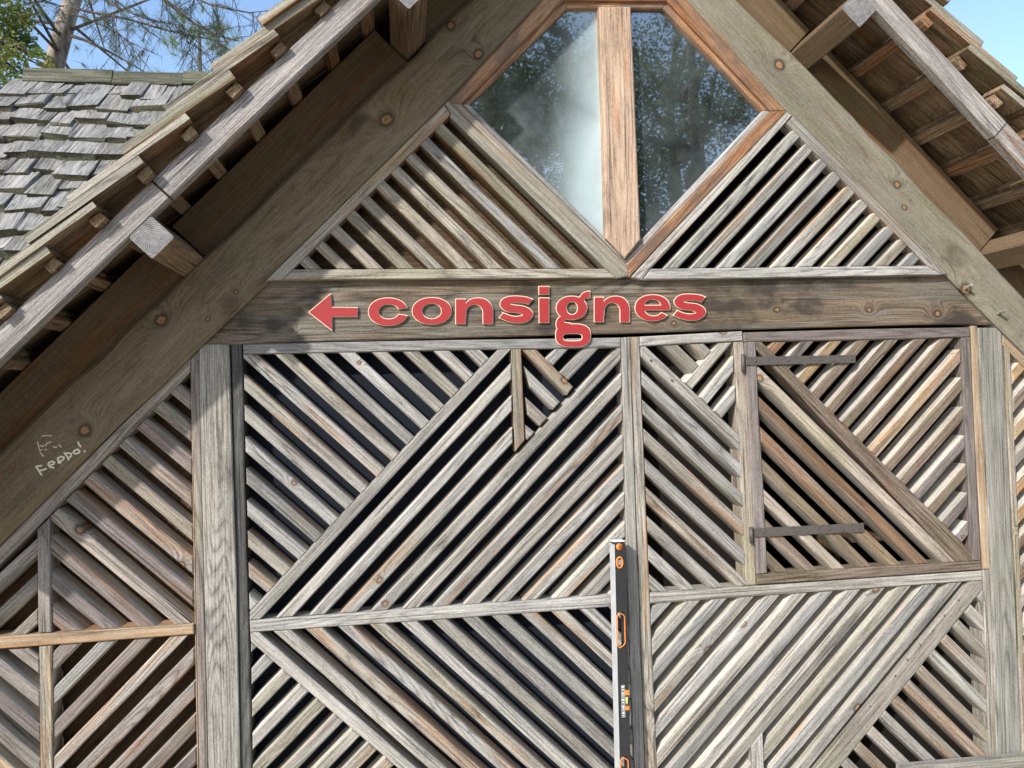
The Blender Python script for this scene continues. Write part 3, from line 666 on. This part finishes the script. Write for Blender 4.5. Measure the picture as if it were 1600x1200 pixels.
def g_n(x0, x1, y0, y1):
    sx, sy = (x1-x0)/296., (y1-y0)/208.
    def f(X, Y, E):
        x = lambda q: x0+(q-1207)*sx
        y = lambda q: y0+(q-175)*sy
        q = lambda *P: POLY(X, Y, [(x(a), y(b)) for a, b in P])
        stem = q((1207, 183), (1289, 183), (1289, 383), (1207, 383)); leg = q((1420, 268), (1502, 268), (1503, 383), (1420, 383))
        arch = np.maximum(np.maximum(E(x(1384), y(292), 119*sx, 117*sy, 2.25), -E(x(1356.5), y(300), 63.5*sx, 68*sy, 2.2)), q((1250, 120), (1600, 120), (1600, 330), (1250, 330)))
        inner = q((1293, 296), (1420, 296), (1420, 480), (1293, 480))
        return np.maximum(np.minimum(np.minimum(stem, leg), arch), -inner)
    return f
def g_s(x0, x1, y0, y1):
    def f(X, Y, E):
        fx = lambda q: x0+(q-40)*(x1-x0)/250.; fy = lambda q: y0+(q-147)*(y1-y0)/196.
        P = [(285, 196), (240, 180), (200, 174), (150, 173), (105, 182), (83, 206), (108, 232), (160, 240), (215, 250), (252, 278), (228, 308), (180, 317), (140, 315), (95, 302), (40, 278)]
        H = [25, 26, 26.5, 27, 30, 35, 32, 29, 32, 36, 30, 26.5, 26, 25.5, 25]
        P = [(fx(a), fy(b)) for a, b in P]; S = smooth_path(P, 6); k = (x1-x0)/250.*.5+(y1-y0)/196.*.5
        hw = list(np.interp(np.linspace(0, len(P)-1, len(S)), range(len(P)), [h*k for h in H]))
        d = PATH(X, Y, S, hw)
        q = lambda *P_: POLY(X, Y, [(fx(a), fy(b)) for a, b in P_])
        return np.maximum(np.maximum(d, -q((281, 178), (253, 213), (300, 260), (400, 200), (350, 120))), -q((70, 269), (39, 305), (-60, 330), (-60, 200), (40, 240)))
    return f
def g_e(X, Y, E):
    d = E(1140, 233, 127, 96, 2.15)
    up = np.maximum(E(1140, 222, 58, 46, 2.2), Y-212); lo = np.maximum(E(1146, 236, 62, 52, 2.2), 252-Y)
    d = np.maximum(np.maximum(d, -up), -lo)
    return np.maximum(d, -POLY(X, Y, [(1150, 252), (1400, 252), (1400, 350), (1253, 288), (1203, 264), (1160, 268)]))
def g_g(X, Y, E):
    bowl = E(562, 234, 112, 87, 2.1); ear = POLY(X, Y, smooth_path([(600, 175), (620, 150), (640, 126), (664, 114), (695, 110)], 4)+[(695, 165), (662, 168), (652, 180), (640, 210)])
    lower = E(573, 430, 127, 85, 2.7); link = E(503, 350, 54, 62, 2.2)
    d = np.minimum(np.minimum(np.minimum(bowl, ear), lower), link)
    d = np.maximum(d, -E(565, 235, 38, 43, 2.1)); d = np.maximum(d, -E(569, 443, 66, 24, 3.2))
    return np.maximum(d, -PATH(X, Y, [(522, 327), (570, 332), (630, 326), (720, 312), (800, 305)], [9, 9, 12, 22, 45]))
def contours(F, xs, ys):
    """marching squares at 0; inside is negative"""
    seg = {}; ny, nx = F.shape
    def ip(i, j, k, l):
        a, b = F[i, j], F[k, l]; t = a/(a-b); return (xs[j]+(xs[l]-xs[j])*t, ys[i]+(ys[k]-ys[i])*t)
    S = F < 0
    cells = np.argwhere(~((S[:-1, :-1] == S[1:, :-1]) & (S[:-1, :-1] == S[:-1, 1:]) & (S[:-1, :-1] == S[1:, 1:])))
    nxt = {}; pos = {}
    for i, j in cells:
        i, j = int(i), int(j); c = [(i, j), (i, j+1), (i+1, j+1), (i+1, j)]; cr = []
        for k in range(4):
            a, b = c[k], c[(k+1) % 4]
            if S[a] != S[b]:
                key = (min(a, b), max(a, b)); pos[key] = ip(*a, *b); cr.append((key, bool(S[a])))
        outs = [k for k, s in cr if s]; ins = [k for k, s in cr if not s]
        for a, b in zip(outs, ins): nxt[a] = b
    loops = []; seen = set()
    for k in list(nxt):
        if k in seen: continue
        L = []; q = k
        while q not in seen and q in nxt: seen.add(q); L.append(pos[q]); q = nxt[q]
        if len(L) > 8: loops.append(L)
    return loops
def glyph_mesh(name, loops, z2w, yf, th):
    cu = bpy.data.curves.new(name, 'CURVE'); cu.dimensions = '2D'; cu.fill_mode = 'BOTH'; cu.extrude = th/2
    for L in loops:
        pts = [U(z2w(p), yf) for p in L]
        Q = [pts[0]]
        for p in pts[1:]:
            if (p-Q[-1]).length > .0011: Q.append(p)
        sp = cu.splines.new('POLY'); sp.points.add(len(Q)-1); sp.use_cyclic_u = True
        for a, p in zip(sp.points, Q): a.co = (p.x, p.y, 0, 1)
    o = bpy.data.objects.new(name, cu); COL.objects.link(o); dg = bpy.context.evaluated_depsgraph_get()
    me = bpy.data.meshes.new_from_object(o.evaluated_get(dg)); bpy.data.objects.remove(o); bpy.data.curves.remove(cu)
    me.transform(Matrix(((1, 0, 0, 0), (0, 0, -1, yf), (0, 1, 0, 0), (0, 0, 0, 1)))); me.materials.clear()
    return me
def lettering():
    Y0 = -.009; c0 = U((790, 485), Y0)
    root = empty('red_lettering', (c0.x, Y0, c0.y)); tag(root, 'cut-out red lettering with left arrow reading consignes on the tie beam', 'sign')
    z6 = lambda p: (470+p[0]/5, 430+p[1]/5); z7 = lambda p: (770+p[0]/4.571, 430+p[1]/4.571)
    items = [('arrow', lambda X, Y, E: POLY(X, Y, [(58, 290), (234, 141), (243, 248), (445, 250), (445, 328), (246, 328), (246, 437)]), (40, 470, 120, 460), z6),
             ('letter_c', g_c, (505, 860, 150, 420), z6), ('letter_o', g_o, (845, 1200, 150, 410), z6), ('letter_n', g_n(1207, 1503, 175, 383), (1185, 1525, 150, 410), z6),
             ('letter_s', g_s(40, 290, 147, 343), (15, 315, 120, 370), z7),
             ('letter_i', lambda X, Y, E: np.minimum(POLY(X, Y, [(325, 78), (403, 78), (403, 140), (326, 140)]), POLY(X, Y, [(326, 160), (403, 160), (403, 342), (328, 342)])), (300, 425, 55, 365), z7),
             ('letter_g', g_g, (420, 730, 85, 540), z7), ('letter_n', g_n(722, 978, 147, 337), (700, 1000, 120, 365), z7), ('letter_e', g_e, (990, 1290, 110, 355), z7), ('letter_s', g_s(1285, 1523, 132, 325), (1260, 1550, 105, 350), z7)]
    for nm, fn, (xa, xb, ya, yb), z in items:
        h = 2.0; xs = np.arange(xa, xb, h); ys = np.arange(ya, yb, h); X, Y = np.meshgrid(xs, ys)
        E = lambda cx, cy, rx, ry, n=2.: ELL(X, Y, cx, cy, rx, ry, n, h)
        F = fn(X, Y, E); F = np.where(np.abs(F) < 1e-6, 1e-6, F)
        o = put(nm, glyph_mesh(nm, contours(F+4.8, xs, ys), z, Y0-.004, .006), root, None, red)
        put('outline', glyph_mesh('outline', contours(F, xs, ys), z, Y0, .007), o, None, cream)
lettering()

# pale scratched writing on the left rafter
def scratches():
    m = plain('scratched_raw_wood', (.74, .69, .52), .9)
    z = lambda x, y: (40+x/11.43, 660+y/11.43)
    st = [[(190, 790), (240, 870), (285, 940)], [(185, 790), (285, 770)], [(240, 868), (370, 828)],
          [(430, 770), (500, 745), (515, 710), (470, 695), (415, 720), (405, 755), (440, 800), (500, 810)],
          [(570, 640), (590, 725), (630, 715)], [(575, 650), (620, 610), (680, 620), (680, 660), (630, 690), (590, 690)],
          [(690, 540), (740, 610), (770, 670)], [(705, 565), (760, 545), (815, 560), (810, 600), (765, 645)],
          [(930, 480), (870, 505), (850, 540), (890, 560), (950, 545), (965, 510), (940, 490)], [(935, 350), (955, 395), (985, 435)], [(1045, 520), (1065, 518)],
          [(215, 345), (225, 400), (245, 480)], [(260, 410), (300, 435), (330, 400)], [(290, 245), (370, 235), (460, 240)], [(360, 420), (375, 375), (455, 350)], [(490, 430), (515, 450), (560, 435)], [(600, 400), (635, 440)], [(245, 510), (285, 490)], [(265, 540), (300, 590), (325, 600)], [(340, 480), (375, 490)]]
    w = [.0062]*11+[.0035]*9
    for L, r in zip(st, w):
        y = -.0308; P = [U(z(*p), y) for p in L]; mb = MB()
        for a, b in zip(P[:-1], P[1:]):
            e = (b-a).normalized(); n = Vector((-e.y, e.x))*r*.5; a2, b2 = a-e*r*.3, b+e*r*.3
            for q in (a2-n, b2-n, b2+n, a2+n): mb.v.append((q.x, y-random.uniform(0, .0002), q.y))
            k = len(mb.v); mb.f.append((k-4, k-3, k-2, k-1))
        mb.build('scratch_stroke', rl, m)
scratches()

# ------------------------------------------------------------------ spirit level
def spirit_level():
    alu = plain('painted_aluminium_edge', (.62, .64, .66), .35, metal=.4, nscale=50, namt=.08); blk = plain('black_level_body', (.028, .028, .030), .45, nscale=30, namt=.15)
    org = plain('orange_level_plastic', (.75, .22, .04), .45); lime = plain('vial_fluid', (.45, .55, .12), .15); wht = plain('level_print', (.75, .78, .8), .6)
    a = U((964, 845), -.055); b = U((970, 1200), -.085)
    top = Vector((a.x, -.062, a.y)); Z = (top-Vector((b.x+.004, -.10, b.y))).normalized(); k = top.z/Z.z; base = top-Z*k
    yaw = math.radians(6); X = Vector((math.cos(yaw), math.sin(yaw), 0)); X = (X-Z*X.dot(Z)).normalized(); Yv = Z.cross(X)
    Wd = Matrix((X, Yv, Z)).transposed().to_4x4(); Wd.translation = base
    root = put('spirit_level', None, None, Wd); WM[root] = Wd
    tag(root, 'black and silver spirit level with orange grips leaning upright against the door', 'level')
    Lg = k; hw, ht = .027, .0215
    def ad(name, mb, m, par=root, smooth=False):
        o = put(name, mesh(name, mb.v, mb.f, smooth), par, Wd, m); return o
    e = ((1, 0, 0), (0, 1, 0), (0, 0, 1))
    zt = lambda py: Lg-(py-845)/386.
    holes = [(zt(1013), zt(957)), (zt(1238), zt(1182))]; cuts = [Lg]
    body = MB(); zz = [0]+sorted(sum([list(h) for h in holes], []))+[Lg]
    for i in range(0, len(zz), 2): body.box((0, 0, (zz[i]+zz[i+1])/2), *e, (2*hw-.012, .036, zz[i+1]-zz[i]))
    for h in holes:
        for s in (-1, 1): body.box((s*(hw-.0095), 0, sum(h)/2), *e, (.007, .0358, h[1]-h[0]+.001))
    bo = ad('body', body, blk)
    for s in (-1, 1):
        fl = MB(); slots = [zt(q) for q in (1176, 1159, 1035, 1019, 912, 895)]; zs = [0]+slots+[Lg-.010]
        for i in range(0, len(zs), 2): fl.box((s*(hw-.003), 0, (zs[i]+zs[i+1])/2), *e, (.006, 2*ht, zs[i+1]-zs[i]))
        for i in range(0, 6, 2):
            for t in (-1, 1): fl.box((s*(hw-.003), t*(ht+.0035)/2, (slots[i]+slots[i+1])/2), *e, (.006, ht-.0035, slots[i+1]-slots[i]))
        ad('edge_flange', fl, alu if s < 0 else blk)
    cap = MB(); cap.box((0, 0, Lg-.005), *e, (2*hw-.013, .034, .010)); cap.box((0, 0, Lg+.002), *e, (2*hw-.004, .040, .004)); ad('end_cap', cap, wht)
    for h in holes:
        g = MB(); a_, b_ = h; w2 = .0165; y = -.0195; P = [(-w2+.006, a_+.002), (w2-.009, a_+.008), (w2, a_+.02), (w2, b_-.018), (w2-.006, b_-.010), (-w2+.010, b_-.002), (-w2, b_-.012), (-w2, a_+.012), (-w2+.006, a_+.002), (w2-.009, a_+.008)]
        g.tube([(x, y, z_) for x, z_ in P], [.0024]*len(P), 8); ad('hand_hole_grip', g, org, smooth=True)
    def ring(zc, rx, rz, nm):
        g = MB(); n = 20; g.tube([(rx*math.cos(2*math.pi*i/n), -.0195, zc+rz*math.sin(2*math.pi*i/n)) for i in range(n+2)], [.0035]*(n+2), 8); o = ad(nm, g, org, smooth=True)
        g = MB(); g.tube([(0, -.0185, zc), (0, -.0202, zc)], [rx*.85]*2, 18); ad('vial', g, lime if nm != 'vial_housing' else plain('vial_smoke', (.30, .22, .19), .2), o); return o
    ring(zt(878), .0135, .022, 'vial_housing')
    g = MB(); g.tube([(0, -.018, zt(853)), (0, -.0225, zt(853)), (0, -.0225, zt(853)), (0, -.019, zt(853))], [.0145, .0135, .009, .0085], 16); ad('end_vial_housing', g, org, smooth=True)
    c = MB(); c.box((.0185, -.004, zt(1083)), *e, (.016, .036, .020)); c.box((.0185, -.004, zt(1107)), *e, (.016, .036, .016)); cl = ad('vial_clip', c, org)
    g = MB(); g.tube([(.019, -.0145, zt(1090)), (.019, -.0145, zt(1101))], [.0075]*2, 10); ad('vial', g, lime, cl, True)
    z0 = 1071
    for i in range(5):
        za, zb = zt(z0+i*10.2), zt(z0+i*10.2+9); xa, xb = -.006, .009; t = .0012; y = -.0184; mk = MB()
        for (x0, x1, q0, q1) in ((xa, xa+t, zb, za), (xb-t, xb, zb, za), (xa, xb, za-t, za), (xa, xb, zb, zb+t), (xa+.003, xb-.003, (za+zb)/2+.001, za-.004), (xa+.0045, xb-.004, zb+.004, (za+zb)/2-.003)):
            mk.quad((x0, y-random.uniform(0, .0002), q0), (x1, y, q0), (x1, y, q1), (x0, y-.0001, q1))
        ad('printed_mark', mk, wht, bo)
spirit_level()

# ------------------------------------------------------------------ neighbouring shingled roof
def wing():
    rs = random.Random(5); sl = math.radians(50); yR, zR = 1.8, 3.875; xa, xb = -2.28, .2
    d = Vector((0, -math.cos(sl), -math.sin(sl))); nr = Vector((0, -math.sin(sl), math.cos(sl))); xx = Vector((1, 0, 0))
    b = empty('shingled_building', (-2, yR, 0)); tag(b, 'neighbouring building with thick grey wood shingle roof behind the left eave', 'building')
    L = 2.35; cut = lambda z: X0-(ZF+.10-z)        # where the cabin's roof cuts this one off
    mb = MB(); zw = zR-L*math.sin(sl)+.12; yw = yR-L*math.cos(sl)+.2; xw = -2.165
    mb.box(((xa+.06+xw)/2, yR, zw/2), xx, (0, 1, 0), (0, 0, 1), (xw-xa-.06, 2*(yR-yw), zw)); n = len(mb.v)
    mb.v += [(xa+.06, yw, zw), (xa+.06, 2*yR-yw, zw), (xa+.06, yR, zR-.14)]; mb.f.append((n, n+2, n+1)); mb.build('wall', b, W['inside'])
    rf = MB()
    for s in (1, -1):
        dd = Vector((0, d.y*s, d.z)); nn = Vector((0, nr.y*s, nr.z)); e = Vector((0, yR, zR)); z1 = zR+d.z*L
        for o_ in (-.015, -.045): rf.quad(*[e+nn*o_+q for q in (Vector((xa+.02, 0, 0)), Vector((cut(zR)-.02, 0, 0)), Vector((cut(z1)-.02, 0, 0))+dd*L, Vector((xa+.02, 0, 0))+dd*L)])
    r = rf.build('roof', b, W['soffit'])
    EX = .162; tl = math.radians(11.); dd = d*math.cos(tl)+nr*math.sin(tl); dn = nr*math.cos(tl)-d*math.sin(tl)
    for i in range(int(L/EX)+1):
        s0 = -.10+i*EX; x = xa+rs.uniform(-.05, .05)
        while x < xb:
            wd = rs.uniform(.085, .20); l2 = .37+rs.uniform(-.04, .03); th = rs.uniform(.032, .05)
            if i == 0: l2 -= .12
            c = Vector((x+wd/2, yR, zR))+d*(s0+(.12 if i == 0 else 0)+rs.uniform(-.012, .012))+nr*(.004+rs.uniform(0, .008))+dd*(l2/2)+dn*(th/2)
            if x+wd*.5 > cut(c.z)+.06: break
            tw = rs.uniform(-.07, .07); yx = (xx+dn*tw+dd*rs.uniform(-.09, .09)).normalized(); n2 = dd.cross(yx) if dd.cross(yx).dot(dn) > 0 else yx.cross(dd)
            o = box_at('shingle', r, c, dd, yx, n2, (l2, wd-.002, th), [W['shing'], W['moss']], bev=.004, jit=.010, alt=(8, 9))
            x += wd
    x = xa+.09
    while x < cut(zR)-.3:
        wd = rs.uniform(.32, .62); t = rs.uniform(-.010, .010)
        box_at('ridge_board', r, (x+wd/2, yR-.07, zR+.045+t), xx, (0, -math.cos(sl+.35), -math.sin(sl+.35)), (0, -math.sin(sl+.35), math.cos(sl+.35)), (wd-.006, .095, .028), W['moss'], bev=.003, jit=.004)
        x += wd
    box_at('ridge_board', r, ((xa+cut(zR))/2-.05, yR+.055, zR+.025), xx, (0, .5, -.86), (0, .86, .5), (cut(zR)-xa-.3, .15, .028), W['moss'])
wing()

# ------------------------------------------------------------------ trees
def leaf_mat(name, c1, c2, tr=.35):
    m, t, b = new_mat(name); g = G(t); v = g.n('ShaderNodeTexCoord').outputs['Object']
    f = g.ss(g.noise(v, 2.2, 4, .7), .35, .65); c = g.mix(f, c1, c2)
    t.links.new(c, b.inputs['Base Color']); b.inputs['Roughness'].default_value = .55; b.inputs['Specular IOR Level'].default_value = .3
    tl = g.n('ShaderNodeBsdfTranslucent'); t.links.new(c, tl.inputs[0]); mx = g.n('ShaderNodeMixShader'); mx.inputs[0].default_value = tr
    t.links.new(b.outputs[0], mx.inputs[1]); t.links.new(tl.outputs[0], mx.inputs[2]); t.links.new(mx.outputs[0], t.nodes['Material Output'].inputs[0])
    return m
bark = None
def bark_mat(name, a, b_):
    m, t, b = new_mat(name); g = G(t); v = g.n('ShaderNodeTexCoord').outputs['Object']; x, y, z = g.sep(v)
    f = g.noise(g.xyz(x, y, g.m('MULTIPLY', z, .28)), 16, 5, .68); c = g.ramp(f, [(.34, tuple(q*.3 for q in a)), (.5, a), (.66, b_)])
    t.links.new(c, b.inputs['Base Color']); b.inputs['Roughness'].default_value = .9
    bp = g.n('ShaderNodeBump'); bp.inputs['Distance'].default_value = .03; g.put(bp.inputs['Height'], f); t.links.new(bp.outputs[0], b.inputs['Normal']); return m
BK = bark_mat('grey_brown_bark', (.21, .165, .135), (.38, .32, .28)); BKD = bark_mat('dark_bark', (.07, .052, .045), (.14, .11, .095))
LF = leaf_mat('broad_leaf', (.045, .085, .022), (.13, .145, .03)); LFY = leaf_mat('yellow_green_leaf', (.09, .17, .045), (.33, .31, .09), .55); ND = leaf_mat('pine_needle', (.06, .09, .05), (.14, .17, .085), .4); NDY = leaf_mat('young_needle', (.15, .22, .08), (.27, .32, .12), .5)
def ray(px, y):
    """a place seen at that picture point, at depth y"""
    q = U(px, y); return Vector((q.x, y, q.y))
def leaves(mb, c, r, n, size, rs, flat=.6):
    for _ in range(n):
        d = Vector((rs.gauss(0, 1), rs.gauss(0, 1), rs.gauss(0, 1)*flat)).normalized()*r*rs.random()**.45; p = c+d
        u = Vector((rs.gauss(0, 1), rs.gauss(0, 1), rs.gauss(0, .7))).normalized(); w_ = u.orthogonal().normalized(); w_ = (w_*math.cos(t0 := rs.uniform(0, 6.28))+u.cross(w_)*math.sin(t0))
        s = size*rs.uniform(.6, 1.3); mb.quad(p-u*s*.5, p+w_*s*.3, p+u*s*.5, p-w_*s*.3)
def needles(mb, p, d, n, L, rs, spread=.9):
    for _ in range(n):
        v = (d+Vector((rs.gauss(0, spread), rs.gauss(0, spread), rs.gauss(0, spread)))).normalized(); w_ = v.orthogonal().normalized()*.0022; q = p+d*rs.uniform(-.05, .05); l = L*rs.uniform(.6, 1.1)
        k = len(mb.v); mb.v += [tuple(q-w_), tuple(q+w_), tuple(q+v*l)]; mb.f.append((k, k+1, k+2))
def broad_tree(name, label, base, h, rad, rs, mat, n=7000, size=.16, low=.25, group=None, shape=1.):
    t = empty(name, base); tag(t, label, 'tree', group); base = Vector(base)
    tr = MB(); pts = [base+Vector((rs.gauss(0, .03)*i, rs.gauss(0, .03)*i, h*.8*i/6)) for i in range(7)]; r0 = h*.022
    pts[0].z -= .2; tr.tube(pts, [r0*(1.25-.165*i) for i in range(7)], 9); tr.build('trunk', t, BKD, True)
    lb = MB(); cr = MB(); cl = []
    for i in range(20):
        f = rs.uniform(low, .98); p0 = pts[min(5, int(f*6))]; p0 = base+Vector((0, 0, h*.8*f)) if f < .95 else pts[6]
        az = rs.uniform(0, 6.283); rr_ = rad*(math.sin(math.pi*min(.98, (f*.85+.12)))**.7)*rs.uniform(.6, 1.05)
        e = p0+Vector((math.cos(az)*rr_, math.sin(az)*rr_, rs.uniform(.05, .28)*h*.6)); m_ = (p0+e)/2+Vector((0, 0, -.06*rr_))
        lb.tube([p0, m_, e], [r0*.38, r0*.22, r0*.06], 5); cl += [e, (m_+e)/2, (m_*2+e)/3+Vector((rs.gauss(0, .3), rs.gauss(0, .3), rs.gauss(0, .3)))]
    lb.build('limb', t, BKD, True); t['x'] = 0; del t['x']
    for c in cl: leaves(cr, c, rad*rs.uniform(.22, .42), n//len(cl), size, rs)
    cr.build('crown', t, mat)
def trees():
    rs = random.Random(3)
    # pine behind the neighbouring roof
    y = 5.8; b0 = ray((88, 112), y); t1 = ray((118, 0), y+.1); dr = (t1-b0).normalized()
    base = b0-dr*(b0.z/dr.z); top = base+dr*9.5
    t = empty('pine_tree', base); tag(t, 'tall pine with bare grey trunk rising behind the neighbouring shingle ridge', 'tree')
    mb = MB(); P = [base+(top-base)*f+Vector((rs.gauss(0, .02), rs.gauss(0, .02), 0)) for f in np.linspace(0, 1, 14)]; mb.tube(P, [.20-.012*i for i in range(14)], 14); mb.build('trunk', t, BK, True)
    nd = MB()
    # limbs seen against the sky, each its own part
    B = [([(131, 62), (165, 78), (200, 97), (238, 120)], .020, y-.1), ([(133, 17), (200, 30), (260, 47), (310, 58), (356, 66)], .017, y-.2), ([(133, 28), (160, 40), (182, 51)], .014, y-.1),
         ([(235, -25), (262, 4), (300, 34), (335, 54), (373, 64)], .024, y-.8), ([(140, -15), (185, 12), (235, 32), (285, 40)], .013, y-.5), ([(95, 52), (75, 44), (55, 35)], .014, y-.1),
         ([(20, 10), (70, 1), (100, 11)], .015, y-.1), ([(88, 100), (70, 92), (55, 84)], .016, y), ([(290, -10), (330, 8), (390, 20), (430, 15)], .012, y-.9), ([(330, 8), (345, 40), (338, 62), (345, 85)], .007, y-.9), ([(176, 20), (180, 40), (185, 52), (205, 72), (235, 88)], .006, y-.5), ([(285, 38), (293, 62), (300, 90), (315, 105)], .006, y-.5)]
    for k, (px, r, yy) in enumerate(B):
        px = [(px[0][0]-20, px[0][1]-6)]+px if k in (0, 1, 2) else px
        pts = [ray(q, yy-.12*i) for i, q in enumerate(px)]; mb = MB(); n = len(pts); mb.tube(pts, [r*(1-.75*i/(n-1)) for i in range(n)], 6); mb.build('limb', t, BKD, True)
        for j in range(n-1):
            if k in (0, 2, 5, 7): continue
            for q in range(7):
                p = pts[j].lerp(pts[j+1], rs.random()); e = p+Vector((rs.gauss(0, .16), rs.gauss(0, .16), rs.gauss(-.12, .16))); nd2.tube([p, p.lerp(e, .5)+Vector((rs.gauss(0, .02), 0, .02)), e], [.0045, .0035, .002], 4)
                for z_ in range(3): needles(nd, p.lerp(e, .4+.3*z_), (e-p).normalized(), 9, .13, rs)
    # canopy above the picture
    for i in range(26):
        f = rs.uniform(.62, 1.); az = rs.uniform(0, 6.283); p = base+(top-base)*f; L = 2.4*(1.25-f)*rs.uniform(.7, 1.1)+.5; e = p+Vector((math.cos(az)*L, math.sin(az)*L, rs.uniform(-.2, .5)))
        nd2.tube([p, e], [.02, .006], 5)
        for q in range(7): needles(nd, p.lerp(e, .3+.7*q/6)+Vector((rs.gauss(0, .15), rs.gauss(0, .15), rs.gauss(0, .1))), (e-p).normalized(), 34, .17, rs)
    nd2.build('twigs', t, BKD); t.children[-1]['kind'] = 'stuff'; nd.build('needles', t, ND); t.children[-1]['kind'] = 'stuff'
    # broad-leaved tree at the left edge
    y = 4.6; c = ray((-55, 60), y); base = Vector((c.x-.6, y+.6, 0)); t = empty('broadleaf_tree', base); tag(t, 'yellow-green leafy tree at the top left edge', 'tree')
    mb = MB(); tp = Vector((c.x-.3, y+.3, c.z+2.)); mb.tube([base, base.lerp(tp, .5)+Vector((.1, 0, 0)), tp], [.16, .12, .05], 9); mb.build('trunk', t, BKD, True)
    lv = MB(); lm = MB()
    for (px, py, r, n) in ((5, 30, .20, 240), (25, 55, .17, 220), (-25, 70, .28, 330), (15, 85, .17, 170), (38, 28, .10, 70), (45, 72, .10, 60), (0, 110, .16, 130), (60, 85, .07, 36), (70, 105, .07, 34), (-40, 10, .35, 400), (30, 112, .09, 50), (-60, 120, .3, 350), (-15, 150, .2, 200), (15, 132, .1, 60), (-90, 50, .5, 600), (10, -30, .3, 300), (75, 95, .05, 20)):
        p = ray((px, py), y+rs.uniform(-.3, .3)); q = base.lerp(tp, .75); lm.tube([q, q.lerp(p, .5)+Vector((0, 0, .1)), p], [.03, .018, .005], 5); leaves(lv, p, r*1.15, int(n*1.5), .05, rs, .9)
    lm.build('limb', t, BKD, True); lv.build('crown', t, LFY)
    # far young pine above the ridge
    y = 9.; c = ray((312, 74), y); base = Vector((c.x, y, 0)); t = empty('young_pine', base); tag(t, 'pale green pine top showing between ridge and barge rafter', 'tree')
    mb = MB(); mb.tube([base, Vector((base.x, y, c.z+.35))], [.12, .02], 8); mb.build('trunk', t, BKD, True); nd3 = MB()
    for i in range(150):
        f = rs.random(); p = Vector((base.x, y, 2.5+(c.z+.35-2.5)*f)); az = rs.uniform(0, 6.28); L = (1.25-.75*f)*rs.uniform(.3, 1.); e = p+Vector((math.cos(az)*L, math.sin(az)*L, .25*L)); needles(nd3, e, Vector((math.cos(az), math.sin(az), .6)).normalized(), 60, .22, rs, .8)
    nd3.build('crown', t, NDY)
    # the wood behind the viewer, mirrored in the gable window
    spots = [(3.0, -12.5, 9.5, 2.7), (6.0, -12.0, 12.0, 3.2), (9.4, -11.5, 11.5, 3.2), (4.6, -17., 14.5, 3.6), (12.5, -16., 14., 3.8), (.4, -19., 12.5, 3.2), (8.4, -19., 15.5, 4.)]
    lab = ['slender', 'tall dense', 'wide right-hand', 'high-crowned', 'broad rightmost', 'leftmost', 'tallest']
    for k, (x, yy, h, r) in enumerate(spots):
        broad_tree('broadleaf_tree', lab[k]+' broad-leaved tree of the wood mirrored in the gable window', (x, yy, 0), h, r, rs, LF, n=30000, size=.095, low=.12, group='trees mirrored in the gable window')
nd2 = MB(); trees()
